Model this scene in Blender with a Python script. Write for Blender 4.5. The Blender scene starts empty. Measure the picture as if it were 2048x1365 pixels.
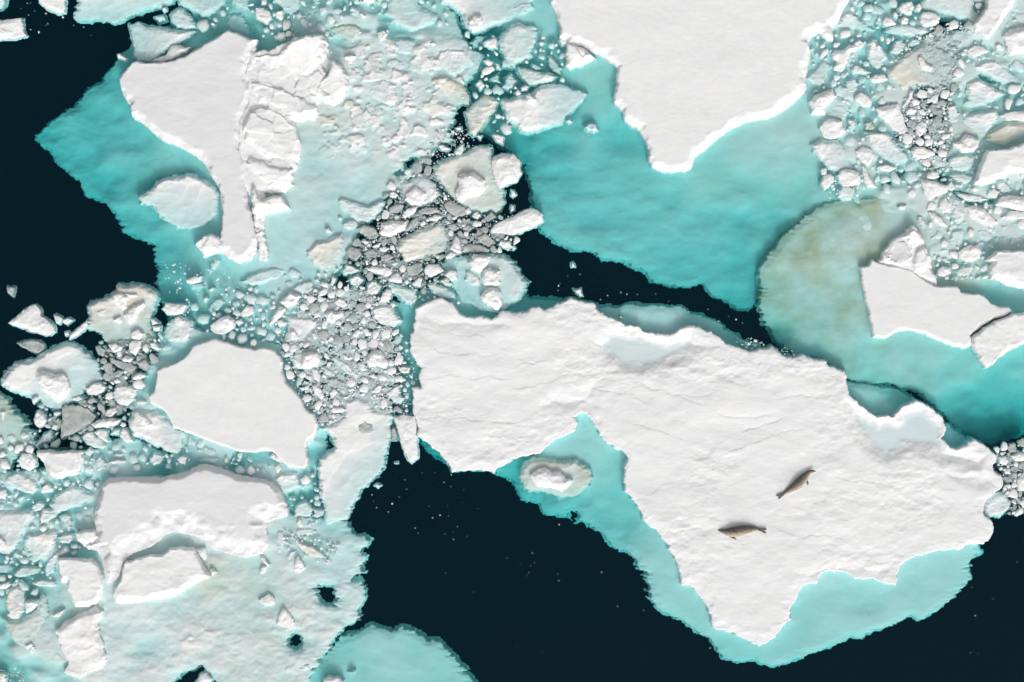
import bpy, math, random
import numpy as np
from mathutils import Vector

# ------------------------------------------------------------------ camera, world, sun
M = 0.0234                      # metres per pixel of the 2048 px wide photograph at the water line
CAM_H = 93.2                    # camera height above the water
CX, CY = 1024.0, 682.5
sc = bpy.context.scene
COL = sc.collection

cam_d = bpy.data.cameras.new("camera")
cam_d.sensor_width = 36.0
cam_d.lens = 36.0 * CAM_H / (2048 * M)
cam_d.clip_start = 1.0
cam_d.clip_end = 2000.0
cam = bpy.data.objects.new("camera", cam_d)
cam.location = (0, 0, CAM_H)
cam.rotation_euler = (0, 0, 0)
COL.objects.link(cam)
sc.camera = cam

SUN_EL, SUN_AZ = math.radians(36), math.radians(-76)     # azimuth measured from +X
SUN_DIR = Vector((math.cos(SUN_AZ) * math.cos(SUN_EL), math.sin(SUN_AZ) * math.cos(SUN_EL), math.sin(SUN_EL)))
world = bpy.data.worlds.new("World")
sc.world = world
world.use_nodes = True
wn = world.node_tree
wn.nodes.clear()
sky = wn.nodes.new("ShaderNodeTexSky")
sky.sky_type = 'NISHITA'
sky.sun_disc = False
sky.sun_elevation = SUN_EL
sky.sun_rotation = math.radians(166)
sky.air_density = 1.0
sky.dust_density = 5.0
sky.ozone_density = 1.0
hs = wn.nodes.new("ShaderNodeHueSaturation")
hs.inputs["Saturation"].default_value = 0.14     # thin white overcast
bgn = wn.nodes.new("ShaderNodeBackground")
bgn.inputs["Strength"].default_value = 0.15
wo = wn.nodes.new("ShaderNodeOutputWorld")
wn.links.new(sky.outputs[0], hs.inputs["Color"])
wn.links.new(hs.outputs[0], bgn.inputs[0])
wn.links.new(bgn.outputs[0], wo.inputs[0])

sun_d = bpy.data.lights.new("sun", 'SUN')
sun_d.energy = 0.85
sun_d.angle = math.radians(10.0)
sun_d.color = (1.0, 0.965, 0.91)
sun = bpy.data.objects.new("sun", sun_d)
sun.rotation_euler = SUN_DIR.to_track_quat('Z', 'Y').to_euler()
sun.location = (0, 0, 60)
COL.objects.link(sun)

sc.view_settings.view_transform = 'Standard'
sc.view_settings.look = 'None'
sc.view_settings.gamma = 1.0
sc.view_settings.exposure = -0.2
sc.cycles.max_bounces = 8
sc.cycles.transparent_max_bounces = 16
sc.cycles.volume_bounces = 0
sc.cycles.caustics_reflective = False
sc.cycles.caustics_refractive = False

# ------------------------------------------------------------------ noise
_rs = np.random.RandomState(7)
_TAB = _rs.rand(256, 256).astype(np.float64)

def vnoise(x, y, seed=0):
    xi = np.floor(x).astype(np.int64); yi = np.floor(y).astype(np.int64)
    fx = x - xi; fy = y - yi
    fx = fx * fx * fx * (fx * (fx * 6 - 15) + 10); fy = fy * fy * fy * (fy * (fy * 6 - 15) + 10)
    ox, oy = (seed * 57) % 251, (seed * 91) % 241
    a = _TAB[(xi + ox) & 255, (yi + oy) & 255]; b = _TAB[(xi + 1 + ox) & 255, (yi + oy) & 255]
    c = _TAB[(xi + ox) & 255, (yi + 1 + oy) & 255]; d = _TAB[(xi + 1 + ox) & 255, (yi + 1 + oy) & 255]
    return (a * (1 - fx) + b * fx) * (1 - fy) + (c * (1 - fx) + d * fx) * fy

def fbm(x, y, oct=4, seed=0, gain=0.5):
    s = 0; a = 1.0; t = 0
    for i in range(oct):
        s = s + a * (vnoise(x, y, seed + i * 3) - 0.5); t += a
        x = x * 2.03 + 17.1; y = y * 2.03 + 5.3; a *= gain
    return s / t * 2            # about -1..1

def ridged(x, y, oct=4, seed=0):
    s = 0; a = 1.0; t = 0
    for i in range(oct):
        n = 1 - np.abs(vnoise(x, y, seed + i * 5) * 2 - 1)
        s = s + a * n * n; t += a
        x = x * 2.1 + 11; y = y * 2.1 + 31; a *= 0.5
    return s / t

def sdf(poly, X, Y):
    """signed distance in px, positive inside"""
    P = np.asarray(poly, float); Q = np.roll(P, -1, axis=0)
    x = X.ravel(); y = Y.ravel()
    best = np.full(x.shape, 1e18); inside = np.zeros(x.shape, bool)
    for (ax, ay), (bx, by) in zip(P, Q):
        ex, ey = bx - ax, by - ay
        L = ex * ex + ey * ey
        if L < 1e-9: continue
        t = np.clip(((x - ax) * ex + (y - ay) * ey) / L, 0, 1)
        dx = x - ax - t * ex; dy = y - ay - t * ey
        np.minimum(best, dx * dx + dy * dy, out=best)
        if ay != by:
            c = ((ay > y) != (by > y)) & (x < ex * (y - ay) / ey + ax)
            inside ^= c
    d = np.sqrt(best)
    return np.where(inside, d, -d).reshape(X.shape)

def smooth(t):
    t = np.clip(t, 0, 1)
    return t * t * (3 - 2 * t)

def idw(cp, X, Y, p=3.0):
    """inverse distance blend of control points (x, y, value)"""
    num = 0; den = 0
    for (x, y, v) in cp:
        w = 1.0 / ((X - x) ** 2 + (Y - y) ** 2 + 400.0) ** (p / 2)
        num = num + w * v; den = den + w
    return num / den

# ------------------------------------------------------------------ mesh helpers
def to_world(px, py, z):
    f = M * (CAM_H - z) / CAM_H
    return (px - CX) * f, -(py - CY) * f

def new_mesh(name, verts, faces, mat, smooth_shade=True, attrs=None):
    me = bpy.data.meshes.new(name)
    verts = np.asarray(verts, np.float32); n = len(verts)
    me.vertices.add(n); me.vertices.foreach_set("co", verts.ravel())
    if isinstance(faces, np.ndarray):
        k = faces.shape[1]; nf = len(faces)
        me.loops.add(nf * k); me.loops.foreach_set("vertex_index", faces.astype(np.int32).ravel())
        me.polygons.add(nf)
        me.polygons.foreach_set("loop_start", np.arange(0, nf * k, k, dtype=np.int32))
        me.polygons.foreach_set("loop_total", np.full(nf, k, np.int32))
    else:
        flat = [i for f in faces for i in f]
        me.loops.add(len(flat)); me.loops.foreach_set("vertex_index", np.array(flat, np.int32))
        me.polygons.add(len(faces))
        tot = np.array([len(f) for f in faces], np.int32)
        me.polygons.foreach_set("loop_start", np.concatenate([[0], np.cumsum(tot)[:-1]]).astype(np.int32))
        me.polygons.foreach_set("loop_total", tot)
    me.update(calc_edges=True)
    me.polygons.foreach_set("use_smooth", np.full(len(me.polygons), smooth_shade, bool))
    if attrs:
        for k, v in attrs.items():
            a = me.attributes.new(k, 'FLOAT', 'POINT')
            a.data.foreach_set("value", np.asarray(v, np.float32))
    me.materials.append(mat)
    me.update()
    return me

def link(name, me, parent=None, loc=(0, 0, 0)):
    o = bpy.data.objects.new(name, me)
    COL.objects.link(o)
    if parent is not None:
        o.parent = parent
        o.location = Vector(loc) - Vector(parent.location)
    else:
        o.location = loc
    return o

def tag(o, label=None, cat=None, group=None, kind=None):
    if label: o["label"] = label
    if cat: o["category"] = cat
    if group: o["group"] = group
    if kind: o["kind"] = kind
    return o

def empty(name, loc):
    o = bpy.data.objects.new(name, None)
    o.empty_display_size = 0.3
    o.location = loc
    COL.objects.link(o)
    return o

def grid_sheet(poly, cell, zfun, cut, zref, warp, warp_scale, ripple=0.0, holes=(), seed=0, taint=None, grad=False):
    """heightfield inside an outline; zfun(X, Y, sd, gx, gy) -> z; vertices kept while sd > -cut px"""
    P = np.asarray(poly, float)
    pad = cut + 3 * cell + warp + ripple
    lo = np.maximum(P.min(0) - pad, (-380, -380)); hi = np.minimum(P.max(0) + pad, (2430, 1745))
    xs = np.arange(lo[0], hi[0] + cell, cell); ys = np.arange(lo[1], hi[1] + cell, cell)
    X, Y = np.meshgrid(xs, ys)
    Xw = X + warp * fbm(X / warp_scale, Y / warp_scale, 5, seed + 1, 0.62)
    Yw = Y + warp * fbm(X / warp_scale + 40, Y / warp_scale + 9, 5, seed + 2, 0.62)
    if ripple:
        n = fbm(X / 30.0, Y / 4.0, 3, seed + 5, 0.6) * (.25 + 1.1 * smooth((fbm(X / 60, Y / 60, 2, seed + 6) + .5)))
        Xw = Xw + ripple * n
        Yw = Yw + 0.35 * ripple * fbm(X / 22.0, Y / 5.0, 3, seed + 8, 0.6)
    sd = sdf(poly, Xw, Yw)
    for h in holes:
        sd = np.minimum(sd, -sdf(h, Xw, Yw))
    gy, gx = np.gradient(sdf(poly, X + 4 * fbm(X / 50, Y / 50, 2, seed + 15), Y + 4 * fbm(X / 50, Y / 50, 2, seed + 16)), cell) if grad else (sd, sd)
    Z = zfun(X, Y, sd, gx, gy)
    keep = sd > -cut
    ny, nx = X.shape
    idx = np.arange(nx * ny).reshape(ny, nx)
    q = keep[:-1, :-1] & keep[1:, :-1] & keep[:-1, 1:] & keep[1:, 1:]
    F = np.stack([idx[1:, :-1][q], idx[1:, 1:][q], idx[:-1, 1:][q], idx[:-1, :-1][q]], 1)
    used = np.unique(F)
    remap = np.full(nx * ny, -1); remap[used] = np.arange(len(used))
    F = remap[F]
    f = M * (CAM_H - zref) / CAM_H
    V = np.stack([(X.ravel()[used] - CX) * f, -(Y.ravel()[used] - CY) * f, Z.ravel()[used]], 1)
    A = None
    if taint is not None:
        A = {"stain": np.clip(taint(X, Y).ravel()[used], 0, 1)}
    return V, F, A

def place(name, V, F, A, mat, parent=None, base=None):
    if base is None:
        base = (float((V[:, 0].min() + V[:, 0].max()) / 2), float((V[:, 1].min() + V[:, 1].max()) / 2), 0.0)
    V = V - np.array(base)
    me = new_mesh(name, V, F, mat, True, A)
    return link(name, me, parent, base)

# ------------------------------------------------------------------ materials
def mat_new(name):
    m = bpy.data.materials.new(name); m.use_nodes = True
    nt = m.node_tree; nt.nodes.clear()
    out = nt.nodes.new("ShaderNodeOutputMaterial")
    return m, nt, out

def ice_material(name, col, col2, rough=0.75, bump=0.02, scale=6.0, stain=(0.55, 0.47, 0.25), spec=0.3, streak=False, glow=0.0):
    m, nt, out = mat_new(name)
    L = nt.links.new
    b = nt.nodes.new("ShaderNodeBsdfPrincipled")
    b.inputs["Roughness"].default_value = rough
    b.inputs["Specular IOR Level"].default_value = spec
    tc = nt.nodes.new("ShaderNodeNewGeometry")
    mp = nt.nodes.new("ShaderNodeMapping")
    if streak: mp.inputs["Scale"].default_value = (0.45, 1.2, 1.0)
    L(tc.outputs["Position"], mp.inputs[0])
    n1 = nt.nodes.new("ShaderNodeTexNoise"); n1.inputs["Scale"].default_value = scale * 0.3; n1.inputs["Detail"].default_value = 6; n1.inputs["Roughness"].default_value = 0.65
    n2 = nt.nodes.new("ShaderNodeTexNoise"); n2.inputs["Scale"].default_value = scale * 2.2; n2.inputs["Detail"].default_value = 5; n2.inputs["Roughness"].default_value = 0.7
    L(mp.outputs[0], n1.inputs[0]); L(mp.outputs[0], n2.inputs[0])
    r = nt.nodes.new("ShaderNodeValToRGB"); r.color_ramp.elements[0].position = 0.36; r.color_ramp.elements[1].position = 0.62
    r.color_ramp.elements[0].color = (*col2, 1); r.color_ramp.elements[1].color = (*col, 1)
    L(n1.outputs[0], r.inputs[0])
    at = nt.nodes.new("ShaderNodeAttribute"); at.attribute_name = "stain"
    mul = nt.nodes.new("ShaderNodeMix"); mul.data_type = 'RGBA'; mul.blend_type = 'MIX'
    mul.inputs["B"].default_value = (*stain, 1)
    L(at.outputs["Fac"], mul.inputs["Factor"]); L(r.outputs[0], mul.inputs["A"])
    L(mul.outputs["Result"], b.inputs["Base Color"])
    bp = nt.nodes.new("ShaderNodeBump"); bp.inputs["Strength"].default_value = 0.9; bp.inputs["Distance"].default_value = bump
    add = nt.nodes.new("ShaderNodeMath"); add.operation = 'ADD'
    L(n1.outputs[0], add.inputs[0]); L(n2.outputs[0], add.inputs[1])
    L(add.outputs[0], bp.inputs["Height"]); L(bp.outputs[0], b.inputs["Normal"])
    if glow:
        # thin wet ice lets part of the light through to what lies beneath it
        tl = nt.nodes.new("ShaderNodeBsdfTranslucent"); L(mul.outputs["Result"], tl.inputs["Color"])
        tp = nt.nodes.new("ShaderNodeBsdfTransparent")
        ma = nt.nodes.new("ShaderNodeMixShader"); ma.inputs[0].default_value = glow
        mb = nt.nodes.new("ShaderNodeMixShader"); mb.inputs[0].default_value = glow * 0.55
        L(b.outputs[0], ma.inputs[1]); L(tl.outputs[0], ma.inputs[2])
        L(ma.outputs[0], mb.inputs[1]); L(tp.outputs[0], mb.inputs[2])
        L(mb.outputs[0], out.inputs["Surface"])
    else:
        L(b.outputs[0], out.inputs["Surface"])
    return m

MAT = {
    'snow': ice_material("snow", (0.93, 0.93, 0.92), (0.90, 0.905, 0.91), 0.9, 0.012, 7.0, spec=0.1),
    'shade_toned_snow': ice_material("shade_toned_snow", (0.86, 0.86, 0.87), (0.84, 0.84, 0.85), 0.9, 0.008, 5.0, spec=0.1, streak=True),  # darker base colour stands in for shade on tops tilting from the sun
    'rough_snow': ice_material("rough_snow", (0.93, 0.93, 0.92), (0.90, 0.905, 0.915), 0.9, 0.010, 4.0, spec=0.1, streak=True),
    'S': ice_material("snow_lump", (0.93, 0.93, 0.92), (0.90, 0.905, 0.91), 0.85, 0.012, 6.0, spec=0.15),
    'W': ice_material("wet_ice", (0.94, 0.945, 0.94), (0.86, 0.875, 0.87), 0.5, 0.012, 7.0),
    'P': ice_material("pale_ice", (0.95, 0.955, 0.945), (0.86, 0.88, 0.87), 0.6, 0.010, 6.0),
    'slush': ice_material("slush_ice", (0.80, 0.83, 0.82), (0.56, 0.61, 0.61), 0.5, 0.012, 9.0, glow=0.0),
    'G': ice_material("grey_ice", (0.70, 0.74, 0.72), (0.44, 0.49, 0.48), 0.4, 0.012, 8.0, glow=0.12),
    'shelf': ice_material("shelf_ice", (0.94, 0.95, 0.94), (0.88, 0.9, 0.89), 0.9, 0.012, 2.2, stain=(0.46, 0.40, 0.15), spec=0.1),
}
# ------------------------------------------------------------------ outlines (photograph pixels)
def pts(s):
    v = [float(a) for a in s.split()]
    return list(zip(v[0::2], v[1::2]))

FLOES = {}
FLOES['vase'] = dict(heaps=lambda X, Y: smooth((X - 610) / 60) * smooth((340 - Y) / 60) * smooth((Y - 60) / 40) * .8,lumpy=.06, milky=lambda X, Y: smooth((X - 560) / 120) * .6 + .5 * smooth((130 - Y) / 60),
    rubble=["500 100 540 100 575 84 605 80 640 78 640 120 655 150 650 190 630 210 625 235 590 245 597 290 590 335 580 370 560 385 528 385 530 420 520 430 505 400 490 380 478 330 474 270 480 240 495 200 490 150"],
    label="vase-shaped snow floe with a long narrow neck above turquoise underwater ice",
    cap=pts("237 158 243 145 262 124 270 121 300 123 340 120 370 110 395 95 420 78 440 68 457 57 480 68 505 76 518 75 510 100 500 128 497 160 503 185 500 205 490 235 482 262 480 300 491 330 494 370 494 395 500 420 508 450 514 480 512 505 500 520 478 526 455 518 441 503 437 480 442 455 442 425 439 392 434 372 422 356 414 338 400 322 372 303 345 290 320 280 297 260 280 245 258 232 258 212 248 200 240 180"),
    blocks=["558 106 575 85 590 75 610 70 645 68 652 85 650 110 640 135 625 160 600 180 575 190 545 180 520 160 500 130 510 112 530 107",
            "634 175 640 160 655 150 660 125 668 120 680 130 692 150 694 175 685 195 665 207 645 200 633 190",
            "500 165 520 165 560 180 590 190 615 200 632 212 636 225 625 237 600 240 578 238 566 225 540 215 515 210 505 190",
            "496 226 520 214 545 220 568 232 588 255 598 280 597 310 588 335 560 330 535 318 512 305 492 285 484 262",
            "497 312 520 320 552 336 585 338 582 370 565 382 545 380 528 368 505 352 494 334",
            "500 372 515 378 524 398 545 392 560 392 570 405 578 418 560 425 530 430 527 455 531 480 535 500 533 515 516 518 514 480 508 445 502 410",
            "388 488 400 477 420 468 435 475 440 490 443 505 425 507 408 512 400 500"],
    shelf=pts("60 270 100 238 140 205 165 182 190 160 215 135 245 100 262 92 300 60 350 45 400 20 480 -60 860 -60 900 10 925 60 940 95 965 110 960 140 935 165 938 208 910 215 908 240 903 262 907 283 880 290 868 305 855 325 840 345 800 380 745 420 720 470 690 530 650 580 600 640 560 690 480 690 400 655 345 650 325 620 313 595 312 550 303 520 300 492 268 478 243 462 222 425 205 402 165 388 150 362 125 342 100 320 95 298 75 285"),
    holes=["808 330 822 316 834 320 828 332 812 340", "785 345 798 338 806 346 792 350"],
    depth=[(90,280,1.0),(150,230,0.86),(220,190,0.8),(150,320,0.95),(230,300,0.72),(330,330,0.62),(200,380,0.95),(260,440,0.85),(330,520,0.8),(340,600,0.78),(280,400,0.75),(380,440,0.55),(420,560,0.45),(480,600,0.35),(560,560,0.216),(450,640,0.55),(620,520,0.238),(560,450,0.216),(640,380,0.194),(700,330,0.104),(620,300,0.158),(700,250,0.061),(650,230,0.086),(800,220,0.03),(880,180,0.052),(850,270,0.022),(760,300,0.061),(730,180,0.052),(860,240,0.022),(800,290,0.035),(560,400,0.202),(330,60,0.702),(420,50,0.663),(500,60,0.624),(560,40,0.546),(620,40,0.507),(650,60,0.351),(760,20,0.702),(790,60,0.546),(840,130,0.13),(900,100,0.187),(720,120,0.117),(700,60,0.39),(640,100,0.273),(940,120,0.328),(745,350,0.202),(720,420,0.288)],
    stain=[(640,240,.16),(720,110,.08),(660,330,.08),(150,300,0),(400,500,0),(560,560,0),(800,250,.05),(330,330,.06)])
FLOES['top'] = dict(milky=lambda X, Y: smooth((X - 1630) / 60),
    label="very large smooth snow floe tapering to a point, cut off by the upper frame edge",
    cap=pts("1085 -60 1100 5 1110 25 1118 45 1120 75 1133 85 1137 100 1160 92 1180 100 1200 110 1226 125 1234 137 1233 165 1227 190 1230 208 1245 222 1248 240 1263 252 1280 262 1290 280 1297 300 1297 318 1306 335 1325 343 1345 345 1370 343 1385 335 1392 315 1415 295 1440 275 1470 255 1495 243 1536 237 1560 228 1580 215 1600 195 1610 185 1615 172 1613 160 1620 130 1623 100 1618 85 1625 72 1640 65 1655 78 1668 82 1667 55 1680 40 1690 20 1700 0 1702 -60"),
    blocks=["1134 85 1149 90 1174 100 1191 115 1174 125 1154 130 1141 137 1135 132 1133 112"],
    shelf=pts("860 -60 905 10 920 60 935 100 930 150 940 205 950 262 985 275 1005 295 1040 320 1050 345 1062 375 1070 410 1075 450 1080 465 1100 478 1130 495 1155 502 1180 500 1200 515 1235 522 1265 530 1290 545 1305 565 1340 572 1380 575 1410 568 1430 590 1460 607 1480 618 1505 620 1520 605 1535 560 1570 540 1640 500 1740 470 1860 520 2118 560 2118 -60"),
    holes=["1790 268 1810 275 1850 290 1865 300 1870 315 1880 318 1886 290 1884 230 1893 215 1885 175 1845 178 1850 200 1835 225 1840 250 1815 262",
           "1875 35 1930 40 1925 60 1880 65 1852 76 1862 60", "1764 372 1790 350 1812 343 1808 349 1780 366",
           "1868 352 1885 350 1890 366 1876 362", "1900 382 1925 385 1955 408 1985 402 1988 410 1950 415 1915 398", "1960 152 2000 158 1990 165 1965 160"],
    depth=[(960,230,0.8),(1040,300,0.95),(1100,300,0.85),(1100,380,0.72),(1200,420,0.68),(1180,480,0.68),(1300,500,0.72),(1400,540,0.82),(1480,590,0.95),(1500,540,0.9),(1400,440,0.68),(1500,450,0.75),(1560,460,0.85),(1280,380,0.62),(1180,300,0.62),(1200,200,0.5),(1190,150,0.42),(1160,170,0.5),(1240,270,0.75),(1420,340,0.5),(1500,300,0.36),(1560,270,0.3),(1620,260,0.32),(1480,400,0.55),(1600,340,0.42),(1600,400,0.6),(1650,380,0.465),(1040,20,0.35),(1080,60,0.42),(1110,100,0.6),(1080,130,0.7),(990,150,0.95),(920,20,1.1),(960,90,1.0),(1130,200,0.8),(1680,60,0.434),(1780,20,0.496),(1780,80,0.558),(1660,120,0.31),(1700,160,0.341),(1660,220,0.279),(1740,220,0.31),(1800,100,0.496),(1960,40,0.403),(2000,100,0.372),(1960,200,0.372),(2000,180,0.372),(1900,260,0.279),(2000,340,0.248),(1960,420,0.248),(1720,330,0.31),(1940,520,0.372),(1720,200,0.372)],
    stain=[(1480,320,.10),(1560,300,.12),(1620,360,.10),(1200,150,.1),(1100,400,0),(1300,480,0),(1700,100,.02),(1900,300,.12),(1000,100,.02),(1400,500,0)])
FLOES['brown'] = dict(milky=lambda X, Y: .7 * smooth((X - 1800) / 60) * smooth((600 - Y) / 60),
    rubble=["1765 505 1785 478 1829 455 1848 485 1855 500 1866 540 1880 574 1840 560 1790 540 1758 528"],
    label="angular snow floe with broken blocks above a broad brown-stained underwater ledge",
    cap=pts("1720 534 1737 531 1745 517 1758 524 1780 532 1800 533 1825 540 1845 556 1868 570 1885 574 1918 573 1925 585 1950 588 1970 590 1985 607 2000 614 2020 614 2028 623 2014 631 1990 639 1965 653 1943 671 1944 692 1926 699 1900 690 1870 678 1850 668 1830 662 1803 662 1790 667 1776 676 1765 677 1748 675 1746 665 1742 645 1738 620 1730 590 1724 560"),
    blocks=["1770 508 1782 492 1787 481 1802 482 1812 485 1820 498 1826 514 1830 538 1806 536 1782 530 1769 522",
            "1799 477 1814 464 1829 452 1841 465 1850 485 1848 495 1834 505 1826 512 1819 497 1812 485",
            "1829 515 1837 502 1847 493 1857 500 1864 515 1867 535 1859 547 1845 551 1829 545 1826 528"],
    shelf=pts("1690 400 1645 407 1620 425 1600 440 1580 462 1555 485 1535 505 1522 530 1518 560 1520 590 1517 620 1535 650 1550 680 1570 698 1600 712 1640 725 1690 745 1702 762 1740 772 1790 768 1835 785 1870 812 1905 845 1935 875 1965 890 1990 897 2030 885 2060 872 2118 850 2118 470 2040 480 1960 440 1880 400 1850 340 1815 344 1785 366 1750 395"),
    holes=["1705 396 1714 398 1713 407 1706 402"],
    depth=[(1650,430,.30),(1590,480,.30),(1560,530,.28),(1640,520,.20),(1700,480,.17),(1760,420,.18),(1800,380,.18),(1540,600,.42),(1600,600,.3),(1660,560,.25),(1700,620,.28),(1620,660,.42),(1680,660,.35),(1560,670,.8),(1620,710,.7),(1700,720,.45),(1740,770,.62),(1800,720,.40),(1860,700,.42),(1860,760,.55),(1940,740,.55),(1930,800,.85),(2000,780,.8),(2000,850,1.15),(1950,850,1.1),(1900,830,1.0),(2040,880,1.5),(2040,720,.6),(1900,500,.24),(1880,440,.2),(1980,460,.3),(1920,560,.3),(1990,590,.55),(2040,600,.45),(1820,440,.22),(1870,550,.25)],
    stain=[(1600,430,.30),(1560,500,.42),(1620,495,.58),(1730,445,.50),(1700,500,.42),(1640,540,.36),(1700,560,.30),(1560,560,.40),(1550,610,.38),(1650,610,.24),(1700,600,.45),(1720,650,.42),(1640,650,.36),(1600,640,.38),(1700,700,.25),(1740,690,.35),(1760,720,.16),(1820,700,.1),(1900,760,.03),(2000,800,0),(1600,700,.1),(1800,400,.28),(1850,430,.22),(1900,480,.18),(1865,545,.3),(1980,480,.08),(2040,600,.06),(1670,450,.42),(1530,540,.40)])
FLOES['seal'] = dict(
    label="huge rough snow floe on which the two seals rest",
    cap=pts("830 615 850 605 868 602 880 597 905 605 918 625 930 632 960 634 985 637 1005 622 1024 627 1050 622 1069 614 1082 611 1089 620 1109 612 1129 600 1144 597 1169 602 1187 607 1199 622 1219 632 1242 642 1254 651 1274 652 1290 662 1314 667 1337 669 1354 662 1374 650 1397 651 1414 662 1427 667 1450 684 1475 692 1500 704 1514 699 1546 695 1558 701 1568 711 1590 714 1608 710 1631 721 1651 719 1661 734 1691 741 1695 754 1697 781 1701 791 1711 799 1734 819 1756 833 1786 833 1797 824 1801 814 1836 801 1861 811 1876 826 1886 834 1896 859 1884 877 1899 894 1919 897 1936 890 1947 877 1969 889 1981 902 1996 912 1994 922 1986 939 2004 949 2009 962 2006 977 1984 994 1969 1009 1966 1025 1986 1045 1989 1063 1979 1078 1966 1090 1941 1088 1916 1100 1881 1102 1854 1108 1824 1115 1801 1130 1796 1153 1795 1173 1771 1167 1748 1158 1711 1158 1691 1145 1658 1143 1643 1150 1633 1167 1608 1168 1598 1186 1581 1221 1583 1241 1563 1256 1551 1276 1520 1294 1500 1286 1475 1271 1450 1261 1427 1258 1422 1238 1415 1213 1397 1191 1385 1176 1362 1168 1361 1151 1355 1123 1335 1098 1337 1091 1317 1066 1290 1046 1283 1024 1267 1002 1249 984 1247 947 1256 917 1249 907 1224 892 1209 882 1197 872 1192 854 1182 839 1172 828 1159 827 1147 834 1154 844 1147 862 1124 874 1097 889 1079 907 1049 912 1024 919 995 937 988 946 963 942 938 939 902 943 895 927 878 904 863 894 837 874 834 847 825 817 822 777 840 774 837 757 840 739 827 717 819 699 818 684 829 642"),
    blocks=[],
    shelf=pts("782 830 792 800 770 770 765 740 780 700 785 640 790 600 830 588 880 560 960 560 1035 575 1050 584 1061 594 1086 593 1134 598 1187 604 1229 612 1256 608 1299 612 1361 613 1387 625 1414 632 1444 647 1469 665 1494 680 1540 697 1700 766 1760 770 1800 775 1835 795 1870 815 1900 840 1925 865 1942 882 1990 915 1998 960 1975 1000 1960 1020 1975 1060 1961 1090 1969 1103 1946 1120 1939 1136 1939 1168 1916 1186 1896 1208 1871 1228 1846 1241 1816 1233 1786 1251 1756 1261 1726 1276 1696 1283 1656 1298 1616 1308 1586 1321 1556 1334 1536 1331 1514 1323 1474 1328 1444 1316 1434 1293 1414 1276 1387 1263 1362 1246 1332 1231 1307 1216 1299 1186 1289 1158 1277 1131 1259 1111 1224 1093 1204 1066 1179 1053 1159 1043 1137 1040 1099 1035 1087 1025 1081 1012 1047 999 1031 979 1024 967 1000 954 988 940 940 930 905 934 895 932 868 917 848 902 838 884 833 840"),
    holes=["1138 1036 1146 1027 1156 1028 1158 1038 1150 1046 1140 1044"],
    depth=[(800,650,.6),(800,760,.62),(805,820,.72),(860,905,1.1),(930,580,.55),(1000,620,.65),(1080,600,.7),(1230,625,.42),(1300,630,.32),(1330,655,.30),(1400,645,.45),(1460,670,.55),(1730,790,.42),(1770,815,.42),(1800,790,.7),(1860,820,.75),(1920,875,.55),(1950,890,.8),(1170,850,.42),(1190,890,.42),(1220,930,.5),(1230,1000,.62),(1150,930,.42),(1110,905,.4),(1020,960,.9),(1080,1000,.9),(1130,1020,.75),(1180,1020,.65),(1240,1060,.65),(1280,1080,.5),(1300,1130,.42),(1340,1170,.38),(1360,1210,.42),(1400,1240,.42),(1440,1280,.5),(1470,1310,.5),(1520,1310,.45),(1600,1290,.42),(1600,1230,.42),(1660,1200,.36),(1640,1270,.38),(1700,1250,.38),(1740,1200,.4),(1800,1200,.34),(1850,1200,.36),(1850,1150,.36),(1900,1140,.38),(1930,1110,.38),(1660,1160,.32)],
    stain=[(1300,640,.05),(1000,900,0),(1700,1200,0)])
FLOES['pentagon'] = dict(milky=lambda X, Y: np.ones_like(X) * .8,
    label="five-sided smooth white snow floe left of the seal floe",
    cap=pts("312 741 325 735 345 728 365 718 380 702 385 693 400 685 430 678 455 684 480 695 512 698 525 695 548 702 558 712 565 725 564 745 572 765 590 782 603 800 612 818 628 828 636 850 630 868 614 882 613 905 615 930 607 938 575 934 562 921 545 906 527 902 512 906 475 904 450 894 420 886 388 872 347 857 338 836 325 821 312 814 300 806 297 794 307 784 312 766"),
    blocks=[],
    shelf=pts("325 650 390 652 470 668 570 690 600 760 662 840 655 900 640 960 645 1050 400 1010 200 970 150 945 165 905 215 885 246 872 268 868 300 888 345 908 352 900 320 880 268 855 262 815 270 780 290 740 310 700"),
    holes=[],
    depth=[(340,690,0.396),(360,700,0.54),(300,760,0.36),(290,820,0.216),(420,670,0.36),(600,860,0.324),(630,870,0.288),(640,900,0.648),(620,960,0.684),(480,925,0.648),(430,910,0.54),(380,890,0.612),(320,945,0.792),(250,930,0.36),(230,945,0.432),(200,900,0.504),(170,940,0.324),(540,940,0.504),(560,970,0.36),(580,1000,0.576),(300,920,0.288)],
    stain=[(300,830,.03),(600,900,0)])
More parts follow.
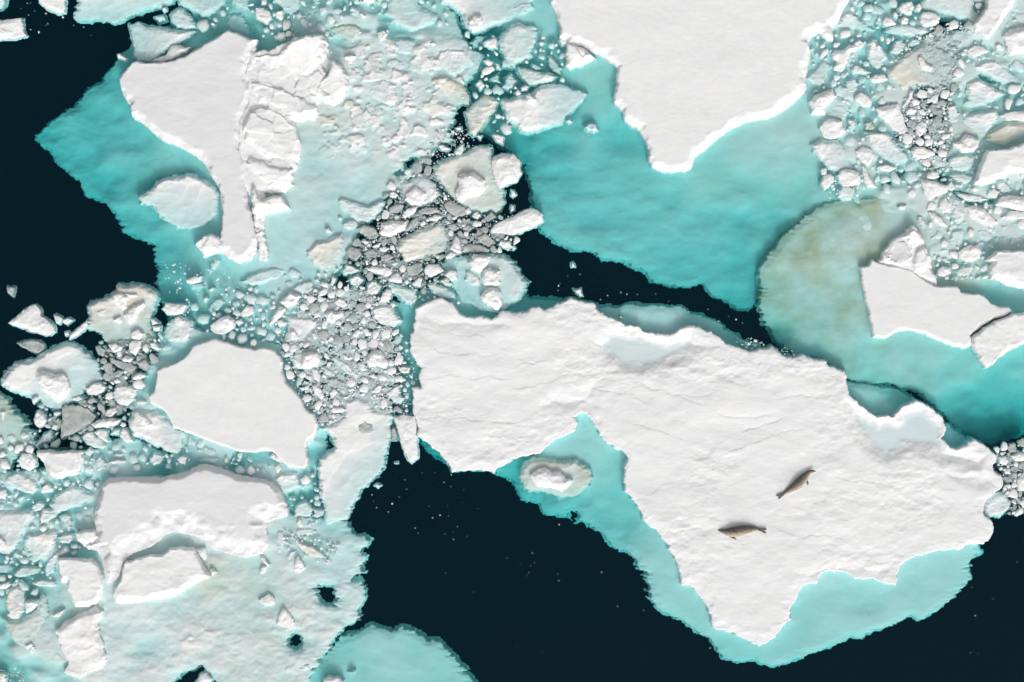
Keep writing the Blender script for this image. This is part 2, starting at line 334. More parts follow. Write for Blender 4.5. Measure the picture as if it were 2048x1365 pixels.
FLOES['ridge'] = dict(heaps=lambda X, Y: .34 * smooth((Y - 1160) / 60),milky=lambda X, Y: np.ones_like(X) * .9,lumpy=.09,
    label="wide snow floe with a crumbling ridge along its lower edge, below the five-sided floe",
    cap=pts("215 955 250 955 322 954 350 950 375 941 393 934 405 927 425 932 450 940 470 950 512 956 545 964 562 984 572 1006 575 1030 572 1036 548 1040 532 1048 535 1075 537 1090 525 1110 490 1118 462 1112 425 1103 408 1086 385 1074 350 1066 330 1072 315 1084 300 1095 275 1105 256 1113 246 1125 240 1146 228 1166 210 1170 205 1150 200 1120 190 1105 170 1100 165 1090 185 1080 190 1068 187 1050 185 1025 190 1000 200 985 200 970"),
    blocks=["150 1070 165 1063 185 1060 197 1073 190 1090 175 1100 165 1093 155 1083"],
    shelf=pts("-70 960 60 940 160 935 200 950 400 990 600 1030 697 1040 702 1053 712 1066 730 1070 742 1081 732 1093 725 1100 732 1118 720 1136 731 1144 724 1150 707 1156 704 1164 725 1159 732 1178 733 1196 725 1206 715 1221 719 1238 710 1248 690 1251 675 1263 662 1283 655 1300 640 1320 622 1350 600 1435 -70 1435"),
    holes=["632 1178 642 1172 667 1173 672 1183 677 1198 675 1210 655 1209 640 1200 634 1190",
           "578 1275 587 1262 599 1267 603 1280 600 1290 590 1297 580 1292",
           "338 1376 372 1347 405 1332 412 1345 428 1358 460 1385"],
    depth=[(20,1100,0.673),(80,1150,0.612),(130,1050,0.551),(40,1060,0.428),(150,1130,0.428),(20,1220,0.49),(10,1290,0.581),(40,1320,0.551),(80,1330,0.428),(120,1180,0.22),(100,1300,0.257),(110,1260,0.257),(210,1220,0.105),(250,1240,0.053),(300,1230,0.105),(340,1240,0.127),(300,1280,0.105),(340,1300,0.084),(400,1280,0.053),(200,1330,0.079),(280,1340,0.063),(320,1085,0.237),(350,1090,0.211),(430,1130,0.095),(460,1180,0.074),(420,1230,0.053),(500,1200,0.063),(560,1230,0.074),(480,1300,0.031),(540,1340,0.053),(600,1180,0.132),(640,1150,0.158),(700,1180,0.074),(690,1100,0.158),(640,1080,0.264),(600,1050,0.264),(570,1080,0.184),(700,1060,0.264),(720,1080,0.148),(640,1230,0.084),(600,1290,0.063),(230,1150,0.132),(640,1290,0.105)],
    stain=[(470,1120,0.204),(500,1180,0.216),(430,1150,0.18),(450,1220,0.096),(350,1090,0.06),(500,1270,0.156),(520,1220,0.096),(560,1100,0.084),(300,1250,0.0),(640,1080,0.018),(700,1200,0.036),(300,1330,0.03),(100,1200,0.12),(90,1130,0.0),(420,1300,0.108),(30,1200,0.12),(640,1150,0.012),(700,1100,0.0),(100,1250,0.096),(20,1060,0.012),(480,1290,0.156),(580,1330,0.048)])
SHEETS = [
  dict(name="submerged_ice", label="turquoise underwater ice lobe without any snow at the lower frame edge", cat="ice sheet",
       shelf=pts("662 1290 687 1273 712 1263 737 1253 762 1255 777 1259 802 1252 827 1259 842 1268 854 1279 882 1278 892 1293 912 1313 932 1338 955 1370 985 1435 560 1435 590 1380 610 1345 640 1310"), holes=[],
       depth=[(690,1290,.5),(760,1290,.38),(850,1300,.42),(700,1340,.45),(800,1340,.36),(640,1340,.55),(900,1340,.45),(780,1380,.4)], stain=[(700,1300,.02),(800,1300,.02)]),
  dict(name="submerged_ice", label="algae-yellow underwater ice sheet cut by the left frame edge", cat="ice sheet",
       shelf=pts("-70 770 -20 778 5 785 22 805 38 824 50 834 62 847 58 856 73 869 80 877 72 892 62 905 45 908 32 918 25 935 -10 960 -70 980"), holes=[],
       depth=[(0,850,.12),(30,860,.14),(55,880,.2),(20,920,.25)], stain=[(5,810,.42),(40,860,.32),(10,900,.2),(60,880,.2)]),
]
SNOW_FLOES = [
  ("snow_floe", "triangular snow floe split off by a thin crack at the angular floe's lower right", "2029 627 2060 626 2118 630 2118 660 2060 684 2011 709 1991 729 1974 739 1961 721 1949 697 1946 674 1967 657 1992 642", .42),
  ("snow_floe", "slanted narrow snow floe reaching down from the top frame edge near the right corner", "1949 50 1961 32 1974 15 1976 -60 2050 -60 2036 -5 2026 15 2016 27 2006 45 1994 62 1979 80 1967 72 1954 62", .4),
  ("snow_floe", "white floe with a bright sloping lower side cut by the right frame edge", "1974 520 1994 502 2012 500 2060 499 2118 500 2118 600 2060 582 2032 575 2006 567 1984 557 1979 542 1986 527", .4),
  ("snow_floe", "bright knobbly white floe at the right frame edge above the brash", "1958 342 1967 318 1976 298 2002 298 2021 295 2060 280 2118 270 2118 350 2020 345 2016 355 2000 358 1985 368 1960 371 1950 368", .4),
  ("snow_floe", "four-sided snow slab with a bright front edge enclosed by the ridged floe", "226 1178 237 1163 242 1140 248 1123 265 1120 300 1108 313 1110 325 1108 338 1098 358 1095 385 1095 395 1110 402 1125 410 1140 421 1155 400 1165 375 1178 360 1190 338 1200 300 1203 262 1208 230 1210 222 1193", .4),
  ("snow_floe", "upright snow block left of the four-sided slab, broken into two tones", "112 1118 132 1117 148 1119 165 1118 180 1118 197 1133 205 1153 206 1173 200 1198 190 1210 175 1218 160 1218 147 1217 139 1200 132 1183 132 1168 120 1168 115 1148", .36),
  ("snow_floe", "squarish thick snow block with a steep bright front near the left frame edge", "69 901 90 900 115 904 140 901 163 903 161 924 155 951 132 956 110 963 95 951 82 929 72 914", .5),
]

CH = """
T 0 0 3.992
P10;long pale ice sheet hanging down from the upper frame edge, left of the vase floe;580 140 600 60 620 -160 1480 -160 1370 20 1280 50 1150 80 1060 110 980 150 900 180 820 160 760 140 715 175 640 160 600 150
W;;300 -130 310 20 350 60 400 90 450 105 515 90 515 60 500 -140
W;grey-white ice piece on dark water cut by the left frame edge, near the top corner;-130 170 60 150 165 135 180 200 200 290 120 305 -130 325
P4;;-140 -140 45 -140 35 20 10 60 -140 80
P5;pale triangular ice slab touching the top left of the vase floe;1025 190 1080 175 1150 200 1300 215 1420 235 1530 235 1560 250 1480 310 1410 345 1340 400 1250 450 1180 490 1090 475 1045 440 1060 370 1040 300
P8;;1350 100 1400 65 1450 60 1500 110 1560 190 1560 220 1470 235 1400 215 1360 160
W;;1190 490 1330 430 1360 370 1420 355 1480 375 1530 370 1490 410 1400 460 1300 490
P12;;1380 -130 1420 30 1500 60 1560 100 1600 130 1680 125 1740 70 1800 30 1830 -130
P15;;1840 -130 1840 20 1900 60 1980 80 1990 -130
P28;bluish rounded underwater ice lump just above the vase floe's peak;1800 110 1860 95 1930 105 1975 180 1980 270 1900 260 1820 230 1785 180
S;;930 430 950 425 1005 465 1000 478 935 460
W;;1290 60 1320 55 1325 80 1300 90
W;;1675 185 1700 178 1718 190 1700 208
P12;;1225 130 1300 110 1320 150 1260 170
T 512 0 3.992
P8;;90 -130 350 -130 350 60 290 110 240 100 200 50 130 20
W;;-10 60 60 60 110 90 120 150 80 190 30 160 -10 130
W;;160 90 215 80 215 150 190 160 160 140
P20;;440 90 490 85 515 155 470 150
P15;;430 -120 540 -120 500 30 440 20
W;;820 -120 980 -120 940 15 900 25 850 15
P12;;735 60 760 40 830 60 900 110 980 160 1020 210 940 230 870 190 790 150 745 110
+W;;820 110 850 100 880 130 850 145
Y6;tan diamond-shaped ice piece above the pale rubble right of the vase floe;590 220 700 180 800 195 865 250 820 300 760 340 690 300 620 265
P10;large mottled ice slab near the upper edge between the vase floe and the top floe;1010 110 1050 50 1070 -110 1270 -110 1300 50 1400 80 1460 125 1420 190 1350 215 1290 255 1220 250 1150 220 1080 180 1060 140
P6;yellowish ice sheet with a white knob hanging from the upper frame edge;1460 20 1480 -160 2260 -160 2200 20 2060 130 1980 180 1880 210 1800 255 1740 260 1660 210 1640 180 1640 120 1560 60
+S;;1690 160 1740 115 1800 125 1810 180 1790 230 1730 250 1690 210
P30;;1330 260 1400 220 1500 220 1600 270 1680 340 1690 390 1540 360 1400 320
W;;965 260 1020 240 1050 270 1030 320 980 325
P30;;1700 340 1760 280 1850 280 1800 330 1740 390
W;;1810 340 1850 315 1920 300 1925 380 1880 390 1820 360
P6;smooth pale five-sided ice slab left of the top floe's upper edge;1940 290 1990 230 2040 190 2100 175 2230 210 2250 260 2220 380 2190 450 2110 500 2060 530 1990 480 1960 400
P8;;1080 320 1150 300 1270 310 1300 350 1380 400 1360 450 1250 450 1130 430 1080 380
W;;1380 340 1420 330 1440 355 1400 365
S;;700 445 760 435 800 440 800 465 750 490 710 475
Y3;;870 470 880 430 960 400 1020 400 1010 480 1000 560 990 610 940 610 890 580 870 520
P6;;750 530 830 520 880 560 900 620 800 600 750 560
P5;;1040 480 1110 470 1180 490 1190 540 1120 570 1045 550
P3;;1450 390 1540 380 1680 385 1695 450 1680 530 1640 590 1590 620 1530 590 1480 540 1440 470
P28;;1700 400 1790 410 1840 450 1760 560 1690 640 1640 640 1660 560 1700 480
W;;1815 485 1850 470 1890 490 1885 525 1840 525
W;;1910 500 1940 515 1950 550 1920 540
P15;;1960 480 2010 460 2044 500 2044 540 1970 530
S;small bright diamond of ice in the turquoise gap right of the pale rubble;1755 670 1790 630 1825 680 1790 720
P15;;1860 630 1930 580 1950 660 1900 655
P12;;1965 700 1990 620 2030 580 2080 640 2050 700 2010 715
P2;;860 720 930 650 1010 615 1120 660 1135 750 1145 860 1060 850 1000 820 930 800 870 760
Y0;crinkled cream ice strip in the pale rubble right of the vase floe's blocks;680 850 710 790 770 790 830 830 880 880 900 940 880 1000 840 1050 790 1040 750 960 740 880 690 870
Y0;crumbly cream ice ridge at the right end of the pale rubble;1380 630 1480 600 1560 620 1640 660 1690 740 1710 800 1700 840 1640 820 1580 860 1520 790 1450 720 1390 660
P4;;1150 640 1270 660 1290 780 1230 860 1160 830
W;;1600 620 1640 610 1670 660 1650 680
Y0;oval yellow-tinged ice block standing at the tip of the dark wedge of water;1670 890 1720 840 1780 790 1810 760 1880 770 1925 800 1910 880 1860 950 1800 1030 1740 1090 1700 1060 1690 970
W;;1450 1165 1480 1150 1550 1185 1530 1205 1480 1200
W;;1590 1200 1650 1140 1660 1180 1640 1240 1590 1230
W;;1590 1020 1640 1010 1640 1035 1600 1040
W;;1885 1075 1930 1070 1975 1090 1970 1160 1920 1130
W;;1760 1080 1800 1080 1790 1115
P3;;480 470 560 440 620 480 640 520 600 580 560 600 500 560
P4;;350 760 400 700 460 700 480 760 430 800
T 1024 0 3.992
P3;large speckled ice slab carrying a small white cube, left of the top floe's narrow end;-80 860 -90 800 -20 780 60 760 150 740 230 680 300 660 380 665 440 680 540 720 610 745 570 790 500 870 440 930 400 980 330 1010 220 1040 150 1065 60 1050 30 1000 -40 960 -60 900
+S;;110 760 140 745 200 800 150 835 115 810
P3;leaf-shaped pale ice piece just above the speckled slab;40 540 110 545 230 575 300 580 355 605 310 650 250 660 180 680 130 670 70 620
Y16;narrow tan ice sliver under water beside the top floe's left edge;280 430 320 440 400 550 390 600 330 560 290 510
W;;70 700 110 675 135 690 120 720 80 720
W;;20 740 50 710 75 745 40 765
W;;430 965 460 950 480 970 450 985
P5;lone round ice lump on turquoise below the speckled slab;580 1010 620 980 670 980 695 1040 650 1055 600 1040
W;;210 340 240 320 260 345 235 370
W;;375 320 395 285 440 300 440 350 400 360
P12;;0 60 60 20 150 10 180 60 120 110 40 130
P14;;160 500 190 505 240 540 190 560 150 530
T 1536 0 3.992
P4;wide pale ice slab hanging from the upper frame edge in the right-hand brash;1230 70 1240 -160 1640 -160 1660 80 1690 130 1620 170 1500 140 1400 110 1300 90
S;white ice lump cut by the right frame edge beside the slanted narrow floe;1890 310 1880 290 1910 250 2000 210 2160 190 2160 400 1990 430 1930 430 1910 370
Y6;big olive-grey ice slab with a pale hump, in the upper right brash;950 560 1000 500 1080 430 1180 370 1280 310 1400 270 1480 250 1560 250 1640 290 1600 350 1560 400 1510 470 1480 540 1470 600 1480 660 1400 690 1300 700 1210 700 1170 690 1110 740 1050 760 1030 700 980 650 950 600
+W;;1200 460 1230 450 1260 500 1330 540 1300 570 1220 550 1200 500
P8;;560 180 620 100 680 90 740 150 800 200 860 245 760 240 650 230 540 210
P6;spindle-shaped pale ice slab above the olive-grey slab;920 260 980 210 1060 190 1150 200 1220 210 1280 225 1310 250 1260 280 1180 290 1100 290 1040 270
W;;1215 130 1250 90 1320 95 1380 130 1370 180 1310 215 1240 210 1215 180
W;;1040 60 1080 20 1150 10 1170 60 1150 110 1100 115 1050 90
W;;915 170 940 130 990 140 1030 190 960 210 920 200
W;;1055 160 1090 125 1130 150 1120 190 1070 190
W;;1000 110 1020 90 1045 120 1030 145 1005 140
W;;1185 40 1215 20 1235 60 1215 95 1185 80
P3;teardrop pale ice slab with a white chip on it, left of the olive-grey slab;790 350 820 310 870 310 900 350 960 430 950 480 900 540 870 560 830 520 790 450
+S;;860 370 890 355 910 380 880 400
W;bright cluster of fused white ice right of the top floe's edge;510 430 540 395 590 400 640 360 700 350 740 380 700 410 650 430 640 490 610 550 580 570 520 550 550 500 520 470
W;;410 450 440 400 490 380 480 430 430 465
W;;680 340 730 315 775 350 750 385 700 375
P8;;330 590 380 540 420 490 460 480 500 510 490 570 470 660 430 690 350 660 310 630
P2;;660 560 700 510 760 540 830 580 800 600 740 590 680 595
W;;810 630 860 590 930 595 970 635 900 660 830 655
P4;;975 400 1020 330 1070 310 1100 360 1080 410 1030 435 985 425
P8;;1120 340 1160 305 1220 315 1225 340 1170 370 1125 365
S;four-sided bright snow block against the lower right shoulder of the top floe;330 810 400 750 520 705 550 770 500 820 460 870 465 920 400 920 345 905 350 860
P8;;520 710 580 675 640 700 640 760 600 790 550 760
P5;;620 650 690 615 730 660 720 720 670 750 630 730
W;;690 770 740 735 800 760 840 810 820 855 760 850 700 810
P9;;480 880 550 820 620 840 660 900 600 970 520 940 470 920
W;;410 1020 470 960 520 940 600 960 600 1010 630 1050 590 1090 500 1110 430 1080
P3;broad whitish ice slab at the left edge of the right-hand brash;340 1150 420 1110 560 1120 620 1180 670 1230 660 1290 690 1350 600 1370 480 1360 440 1290 360 1220
W;;700 1210 760 1165 800 1180 850 1210 840 1290 800 1325 750 1300 710 1250
P4;;640 950 700 950 710 1020 680 1060 640 1010
Y4;;770 990 820 960 860 1010 850 1040 780 1035
P2;long curved ice slab below the pale slab left of the dark brash strip;770 1040 880 1050 960 1060 1050 1150 1110 1220 1130 1280 1070 1310 980 1310 900 1250 830 1180 790 1100
W;pale ice slab with scored surface directly left of the dark brash strip;860 860 940 845 1040 825 1060 870 1090 940 1100 1000 1110 1060 1060 1070 990 1030 930 970 880 920
W;;1070 850 1110 790 1140 715 1170 720 1150 780 1120 830 1080 870
W;;1140 810 1170 780 1220 810 1210 840 1160 845
W;;1100 890 1140 855 1190 880 1170 915 1110 915
G;;1290 840 1340 830 1350 870 1400 880 1380 930 1310 910
W;;1180 1000 1230 960 1270 990 1260 1050 1210 1100 1180 1060
G;;1310 960 1370 900 1395 960 1370 1010 1310 990
W;;1340 1040 1400 1030 1420 1055 1370 1065
W;;1350 1140 1370 1115 1410 1120 1400 1155 1360 1160
W;;1140 1210 1170 1165 1240 1170 1330 1210 1340 1230 1280 1260 1200 1280 1150 1250
W;;1590 400 1650 360 1720 370 1765 415 1700 440 1640 460 1600 430
W;;1815 360 1850 345 1890 380 1890 410 1830 400
P3;arrowhead pale ice slab at upper right pointing to the right frame edge;1630 540 1700 490 1820 470 1880 500 1930 570 1980 610 2030 640 2000 665 1900 670 1830 640 1770 610 1720 580
P2;broad triangular pale ice slab just below the arrowhead slab;1570 720 1600 650 1680 620 1750 650 1820 700 1900 750 1800 810 1700 850 1610 860 1560 840 1590 780
P2;;1530 960 1600 910 1700 890 1780 870 1840 870 1840 960 1780 1020 1720 1100 1650 1070 1560 1010
W;;1850 920 1920 895 2160 870 2160 980 2000 960 1900 960
Y3;smooth olive ice sheet with no snow, against the bright knobbly floe;1780 1040 1900 980 2060 960 2160 960 2160 1060 1990 1110 1900 1170 1800 1150 1720 1110
S;;1470 1140 1540 1120 1580 1070 1650 1090 1700 1110 1690 1160 1650 1210 1560 1220 1520 1190
P5;;1310 1310 1370 1270 1430 1300 1420 1340 1330 1350
P5;;1440 1250 1560 1230 1660 1240 1640 1330 1560 1380 1450 1340
W;;870 1330 940 1310 1030 1335 1000 1365 900 1365
P4;;1440 850 1500 830 1540 900 1520 980 1460 1000 1430 930
P6;;1880 200 1940 160 1980 190 1940 230 1890 230
T 1536 342 3.992
W;;425 90 450 35 490 20 530 40 525 90 490 130 450 150 430 120
W;rounded snow-dusted ice lump at the left tip of the right-hand brash;555 40 590 -10 650 -20 720 10 745 50 740 100 680 125 600 120 565 80
W;;745 -50 790 -20 820 50 870 130 800 135 770 90
P3;;560 160 600 120 700 130 690 180 670 230 600 235 555 210
W;triangular white ice at the top of the grey-green ice, beside small dark cracks;1215 60 1330 80 1440 120 1440 170 1380 190 1330 210 1300 245 1270 230 1240 170
W;;1270 20 1310 0 1360 10 1370 50 1320 70 1270 60
W;;1440 100 1470 80 1500 130 1480 160 1440 150
W;;1370 250 1420 210 1460 260 1460 320 1400 340 1360 300
P2;arrow-shaped pale ice piece pointing up in the brash above the angular floe;1460 250 1490 190 1530 230 1570 300 1590 360 1550 410 1520 425 1480 380 1460 310
P1;;1500 170 1600 180 1700 190 1770 230 1720 250 1640 250 1560 230
W;;1620 140 1660 125 1690 150 1650 170
P3;;1820 90 1880 80 1960 140 1940 180 1880 180 1830 140
S;;1815 270 1880 195 1960 195 2160 210 2160 330 1980 310 1900 290
W;;1570 280 1650 280 1730 300 1790 360 1850 420 1780 450 1700 420 1620 370
W;;1860 380 1930 320 2160 330 2160 390 1950 390
P4;;1200 350 1240 360 1270 420 1260 470 1220 450 1190 400
W;slim white ice sliver on grey-green ice right of the angular floe's pointed block;1280 330 1330 330 1400 380 1440 450 1380 440 1320 400
P6;;1440 540 1470 480 1550 460 1580 490 1550 560 1500 610 1450 600
P8;;1660 480 1740 460 1800 500 1790 560 1740 570 1690 530
P8;;1940 490 2040 480 2030 560 1920 600
W;pale domed ice block between the angular floe and the right-edge floe;1520 650 1600 590 1680 590 1710 630 1700 690 1640 730 1580 720 1530 700
P4;;1340 640 1400 615 1450 630 1410 665
P5;;1380 700 1430 680 1480 740 1420 740
W;;1360 790 1400 755 1460 770 1470 820 1400 850 1350 830
P3;;1480 800 1560 760 1640 745 1650 790 1600 840 1530 840
W;;1030 285 1070 270 1115 275 1090 310 1050 310
P5;;1840 440 1920 420 1960 470 1880 490
P5;;1440 30 1560 10 1650 40 1620 100 1520 100
T 0 342 3.992
P5;large potato-shaped submerged ice block left of the vase floe's neck;1090 200 1180 150 1250 80 1330 40 1430 30 1490 15 1560 30 1660 90 1730 130 1750 180 1740 250 1740 330 1690 390 1620 440 1540 460 1400 450 1320 400 1250 330 1210 270 1120 260
W;;1480 870 1540 840 1610 840 1600 880 1540 900 1490 895
P12;;1650 780 1700 710 1750 700 1750 740 1710 790
P22;;1500 910 1620 890 1620 940 1520 950
P8;pale spindle-shaped submerged ice below the vase floe's foot;1920 890 1980 830 2060 800 2200 760 2290 790 2230 860 2100 900 2000 920
W;;1660 950 1690 930 1710 935 1680 965
W;;1620 1020 1650 1000 1660 1025 1630 1050
P15;;1650 1100 1700 1030 1760 1010 1790 1050 1740 1120 1680 1130
W;small half-moon ice piece at the dark water edge above the five-sided floe;1290 1100 1320 1050 1400 1060 1500 1070 1450 1140 1400 1160 1320 1140
P3;;1330 1230 1380 1180 1430 1160 1530 1190 1540 1260 1520 1340 1460 1365 1350 1365 1310 1300
+W;;1390 1180 1430 1160 1470 1200 1440 1240 1400 1230
W;faceted white ice block directly above the five-sided floe;1680 1230 1740 1180 1820 1150 1870 1190 1870 1250 1800 1300 1720 1310 1680 1270
W;;1920 1130 1960 1075 2020 1080 2030 1130 1990 1160 1930 1165
W;;1870 1200 1920 1180 1940 1210 1900 1235
Y3;round dirty grey-tan ice block topped by broken white slabs, left on dark water;690 1090 710 1050 800 1020 870 990 910 950 930 900 1000 895 1130 905 1190 930 1240 960 1250 1010 1240 1080 1220 1150 1190 1200 1200 1260 1230 1300 1200 1400 900 1400 830 1365 800 1310 760 1280 700 1270 680 1220 700 1170
+S;;890 1040 900 980 960 965 1020 1000 1010 1090 980 1120 930 1080
+S;;980 1150 1060 1080 1150 1040 1160 1070 1110 1120 1080 1200 1030 1225 1000 1190
+Y0;;760 1120 830 1090 920 1110 920 1150 860 1190 780 1160
+S;;970 970 1090 980 1100 1010 1040 1010
+W;;900 1190 960 1160 980 1200 940 1225
+W;;1040 1290 1100 1260 1150 1300 1110 1350 1050 1340
W;thin ice shard pointing down left from the round dirty block;545 1350 560 1300 620 1250 690 1190 700 1230 660 1280 600 1320
W;shield-shaped white ice piece alone on dark water at far left;55 1210 150 1140 230 1080 280 1065 320 1110 330 1160 400 1200 430 1240 430 1290 390 1315 330 1310 260 1290 180 1260 100 1230
W;;425 1150 440 1145 495 1170 470 1225 440 1210
W;;495 1185 550 1170 580 1190 530 1230 500 1210
G;tiny grey ice chip alone on dark water near the left frame edge;50 925 115 925 110 970 95 1005 60 975
W;;1200 1180 1230 1180 1270 1215 1210 1230
W;;1210 1240 1280 1240 1280 1280 1220 1275
W;;510 1290 545 1280 550 1310 515 1320
T 512 342 3.992
P3;V-shaped milky ice piece between pale blue ice and dark brash;640 220 690 200 760 230 830 260 910 270 1000 230 1040 240 1000 330 950 380 900 410 820 410 760 370 690 320 650 270
W;;545 460 580 450 600 480 600 500 560 490
P5;;650 350 690 370 680 400 655 390
P3;;680 430 740 390 800 400 830 440 760 470 700 460
G;;800 460 870 430 940 450 980 500 960 550 900 540 840 500
Y0;cream blob of ice at the left end of the dark central brash;390 650 430 600 480 555 560 550 640 500 700 490 700 560 700 650 670 700 620 760 560 810 510 790 450 740 410 700
P1;greyish ice slab with a white heap on it, above the cream-yellow slab;1120 100 1200 75 1260 50 1380 45 1420 90 1460 130 1480 180 1440 230 1400 260 1330 290 1240 290 1190 260 1150 180
+W;;1190 190 1230 160 1270 120 1310 150 1370 180 1350 220 1320 280 1240 270 1190 230
W;;1060 180 1100 160 1140 190 1110 220 1070 210
G;;1060 290 1130 260 1180 270 1170 310 1120 340 1060 330
W;;1160 350 1200 300 1290 280 1280 320 1240 360 1180 380
G;;1200 470 1230 400 1300 360 1300 420 1260 460
G;;1290 320 1350 290 1450 290 1480 330 1380 350 1300 340
G;;1490 270 1540 230 1600 260 1670 290 1680 350 1600 370 1530 330
S;bright four-sided snow block left of the cream-yellow slab;985 500 1000 410 1080 395 1200 405 1190 470 1120 500 1060 530 1000 510
Y-3;cream-yellow oblong ice slab in the middle of the dark brash;1110 620 1140 540 1220 500 1330 450 1400 430 1480 400 1510 440 1540 500 1550 590 1500 640 1420 680 1300 710 1210 740 1160 710 1140 660
S;small upright white wedge at the right end of the cream-yellow slab;1550 620 1590 520 1620 530 1635 600 1640 660 1580 650
W;;1510 680 1550 640 1600 665 1560 700 1515 705
G;;1650 600 1700 580 1800 590 1870 630 1850 650 1650 650
G;;1760 530 1830 490 1880 530 1910 570 1860 610 1800 580
G;;1530 430 1590 420 1630 460 1580 480 1540 465
G;;1640 460 1700 425 1740 450 1700 490
W;white oval ice pan between dark water and the turquoise ledge;1870 480 1900 420 1960 400 2044 360 2100 330 2200 290 2290 340 2300 400 2240 440 2130 490 2060 510 1960 500 1890 500
W;;1930 590 1950 560 2030 560 2044 610 1990 620
G;;1820 380 1880 320 1920 370 1850 410
W;;1720 360 1760 320 1800 350 1770 390
W;;1660 310 1700 290 1720 330 1680 350
W;;1370 370 1430 350 1500 360 1450 400 1390 400
W;;1300 420 1340 390 1360 420 1320 450
W;;980 620 1020 600 1070 620 1030 650 990 640
W;;920 600 970 580 1000 570 980 610 930 615
W;;830 560 870 545 910 570 870 590
G;;710 640 760 600 830 620 850 670 800 720 730 690
G;;870 650 930 620 980 650 950 700 880 690
G;;990 680 1060 660 1110 690 1060 720 1000 720
W;;865 700 895 710 900 750 880 755
P1;;680 800 720 740 780 760 840 790 780 820 700 830
W;long white ice sliver under the left half of the dark central brash;855 780 930 760 1050 770 1090 790 1080 830 1050 850 970 820 900 800
W;;1040 870 1090 830 1130 810 1170 850 1170 890 1120 895 1060 880
Y0;;1040 740 1120 720 1170 730 1100 765
G;;1200 770 1260 740 1320 730 1340 790 1280 840 1210 830
W;;1240 900 1300 845 1330 860 1310 930 1260 920
W;;1340 790 1370 740 1460 740 1500 800 1440 830 1390 850 1350 830
W;;1500 830 1540 790 1600 800 1610 860 1560 880
Y0;;1460 870 1520 850 1580 910 1520 925
P8;;1350 900 1420 890 1500 920 1580 970 1600 1020 1500 1020 1400 980
W;;1180 880 1210 860 1225 890 1195 910
P4;;1030 890 1150 910 1270 950 1290 1040 1240 1080 1150 1030 1080 960
S;curved white ice shard on turquoise, lower of two touching shards left of the grey brash;100 1230 110 1190 150 1120 180 1080 240 1100 200 1160 150 1210 120 1240
S;four-sided white ice shard, upper of two touching shards left of the grey brash;180 1050 270 960 360 1000 320 1060 250 1098
P3;;280 940 350 890 440 880 470 940 420 990 360 985 290 955
P1;grey-green ice slab with a white sliver on it, upper left in the grey brash;250 1150 310 1150 400 1160 490 1190 480 1260 420 1310 390 1375 210 1375 240 1260
+W;;270 1280 310 1270 340 1330 320 1370 280 1330
W;;620 1050 660 1010 710 1030 735 1070 700 1090 640 1080
S;white knobbly ice lump in the upper grey brash above the round white one;540 1140 600 1110 650 1130 690 1110 700 1160 640 1190 610 1220 560 1200
W;;760 1310 800 1270 830 1260 830 1300 800 1340
W;;850 1270 880 1250 920 1290 910 1320 870 1320
W;;1010 970 1050 940 1080 950 1080 1020 1040 1050 980 1050
W;;1060 1060 1100 1045 1120 1070 1090 1095
P0;;890 900 960 870 1010 920 970 990 910 1000 870 950
P0;;930 1090 1000 1060 1090 1090 1170 1200 1100 1260 1000 1230 930 1180
P0;;740 860 820 820 860 870 820 920 750 910
W;;160 1200 200 1190 240 1210 230 1240 180 1250
W;;590 900 610 830 640 860 610 930
G;;490 1290 540 1260 590 1300 560 1350 500 1350
G;;700 1220 740 1200 780 1240 740 1280 700 1270
T 0 0 1
S;bright round white ice block at the right end of the upper dark brash;982 320 990 310 1005 305 1025 307 1040 320 1044 345 1035 360 1020 365 1000 375 992 365 985 345
Y2;large cream ice slab with a crinkled white mound, beside the bright round block;866 335 878 322 900 316 925 305 940 295 960 290 980 292 985 305 988 340 1000 372 1010 385 1008 400 1000 420 985 425 960 425 935 420 912 405 895 385 880 365 868 350
+S;;915 355 930 345 950 345 970 360 972 375 960 390 935 395 925 405 912 400 910 385 918 370
P14;grey-blue submerged ice sheet carrying white blocks, above the seal floe's left half;882 527 905 515 935 508 975 505 1010 508 1030 525 1042 545 1058 565 1048 585 1040 600 1000 625 960 620 920 600 905 575 890 550
+S;;935 525 948 508 980 512 978 528 968 537 960 547 943 540
+S;;968 540 978 535 1000 542 999 552 1002 567 993 572 968 572 963 557
+S;;960 592 970 580 985 573 1000 582 1003 597 1003 612 996 620 978 612 965 602
+P2;;932 540 950 548 962 560 964 572 940 572 930 558
P2;broad wet ice sheet running down to the dark water left of the seal floe;687 799 712 794 737 799 745 816 762 819 785 824 790 837 783 852 783 869 775 897 770 924 762 944 747 959 732 974 717 992 702 1009 697 1032 695 1038 678 1044 648 1050 645 1009 637 984 635 960 634 930 637 917 652 904 667 897 662 879 652 867 637 854 662 849 682 834 685 814
G;;714 850 730 843 745 850 748 862 735 870 718 866
T 512 684 3.992
W;tall tapering ice shard pointing down into dark water left of the seal floe;1100 600 1180 580 1270 590 1285 680 1290 800 1300 870 1290 930 1240 970 1210 950 1180 860 1140 780 1130 700
P2;round snow-topped ice pan in the middle of the grey brash;270 130 330 80 430 50 520 90 540 160 500 230 400 240 300 220
+S;;355 200 370 100 430 75 490 90 505 140 470 190 420 215 380 215
S;white potato-shaped ice block at the right edge of the grey brash;870 150 900 90 950 60 1000 70 1030 120 1060 170 1030 220 970 200 900 200
P1;;800 190 860 140 880 200 920 230 870 240 820 230
P1;pale oblong slab slanting between the two round white blocks of the grey brash;580 110 640 120 720 160 780 210 830 260 820 300 750 280 690 240 640 180
W;;440 220 490 215 510 270 510 330 460 300
W;;440 340 490 340 550 430 520 470 460 410
W;;340 370 420 345 420 380 360 390
W;;580 410 620 370 660 400 600 460
W;;760 430 780 400 800 410 770 440
W;;700 440 740 425 740 450 700 460
W;;720 380 780 360 790 390 740 400
W;;920 390 980 340 1005 350 980 410 930 410
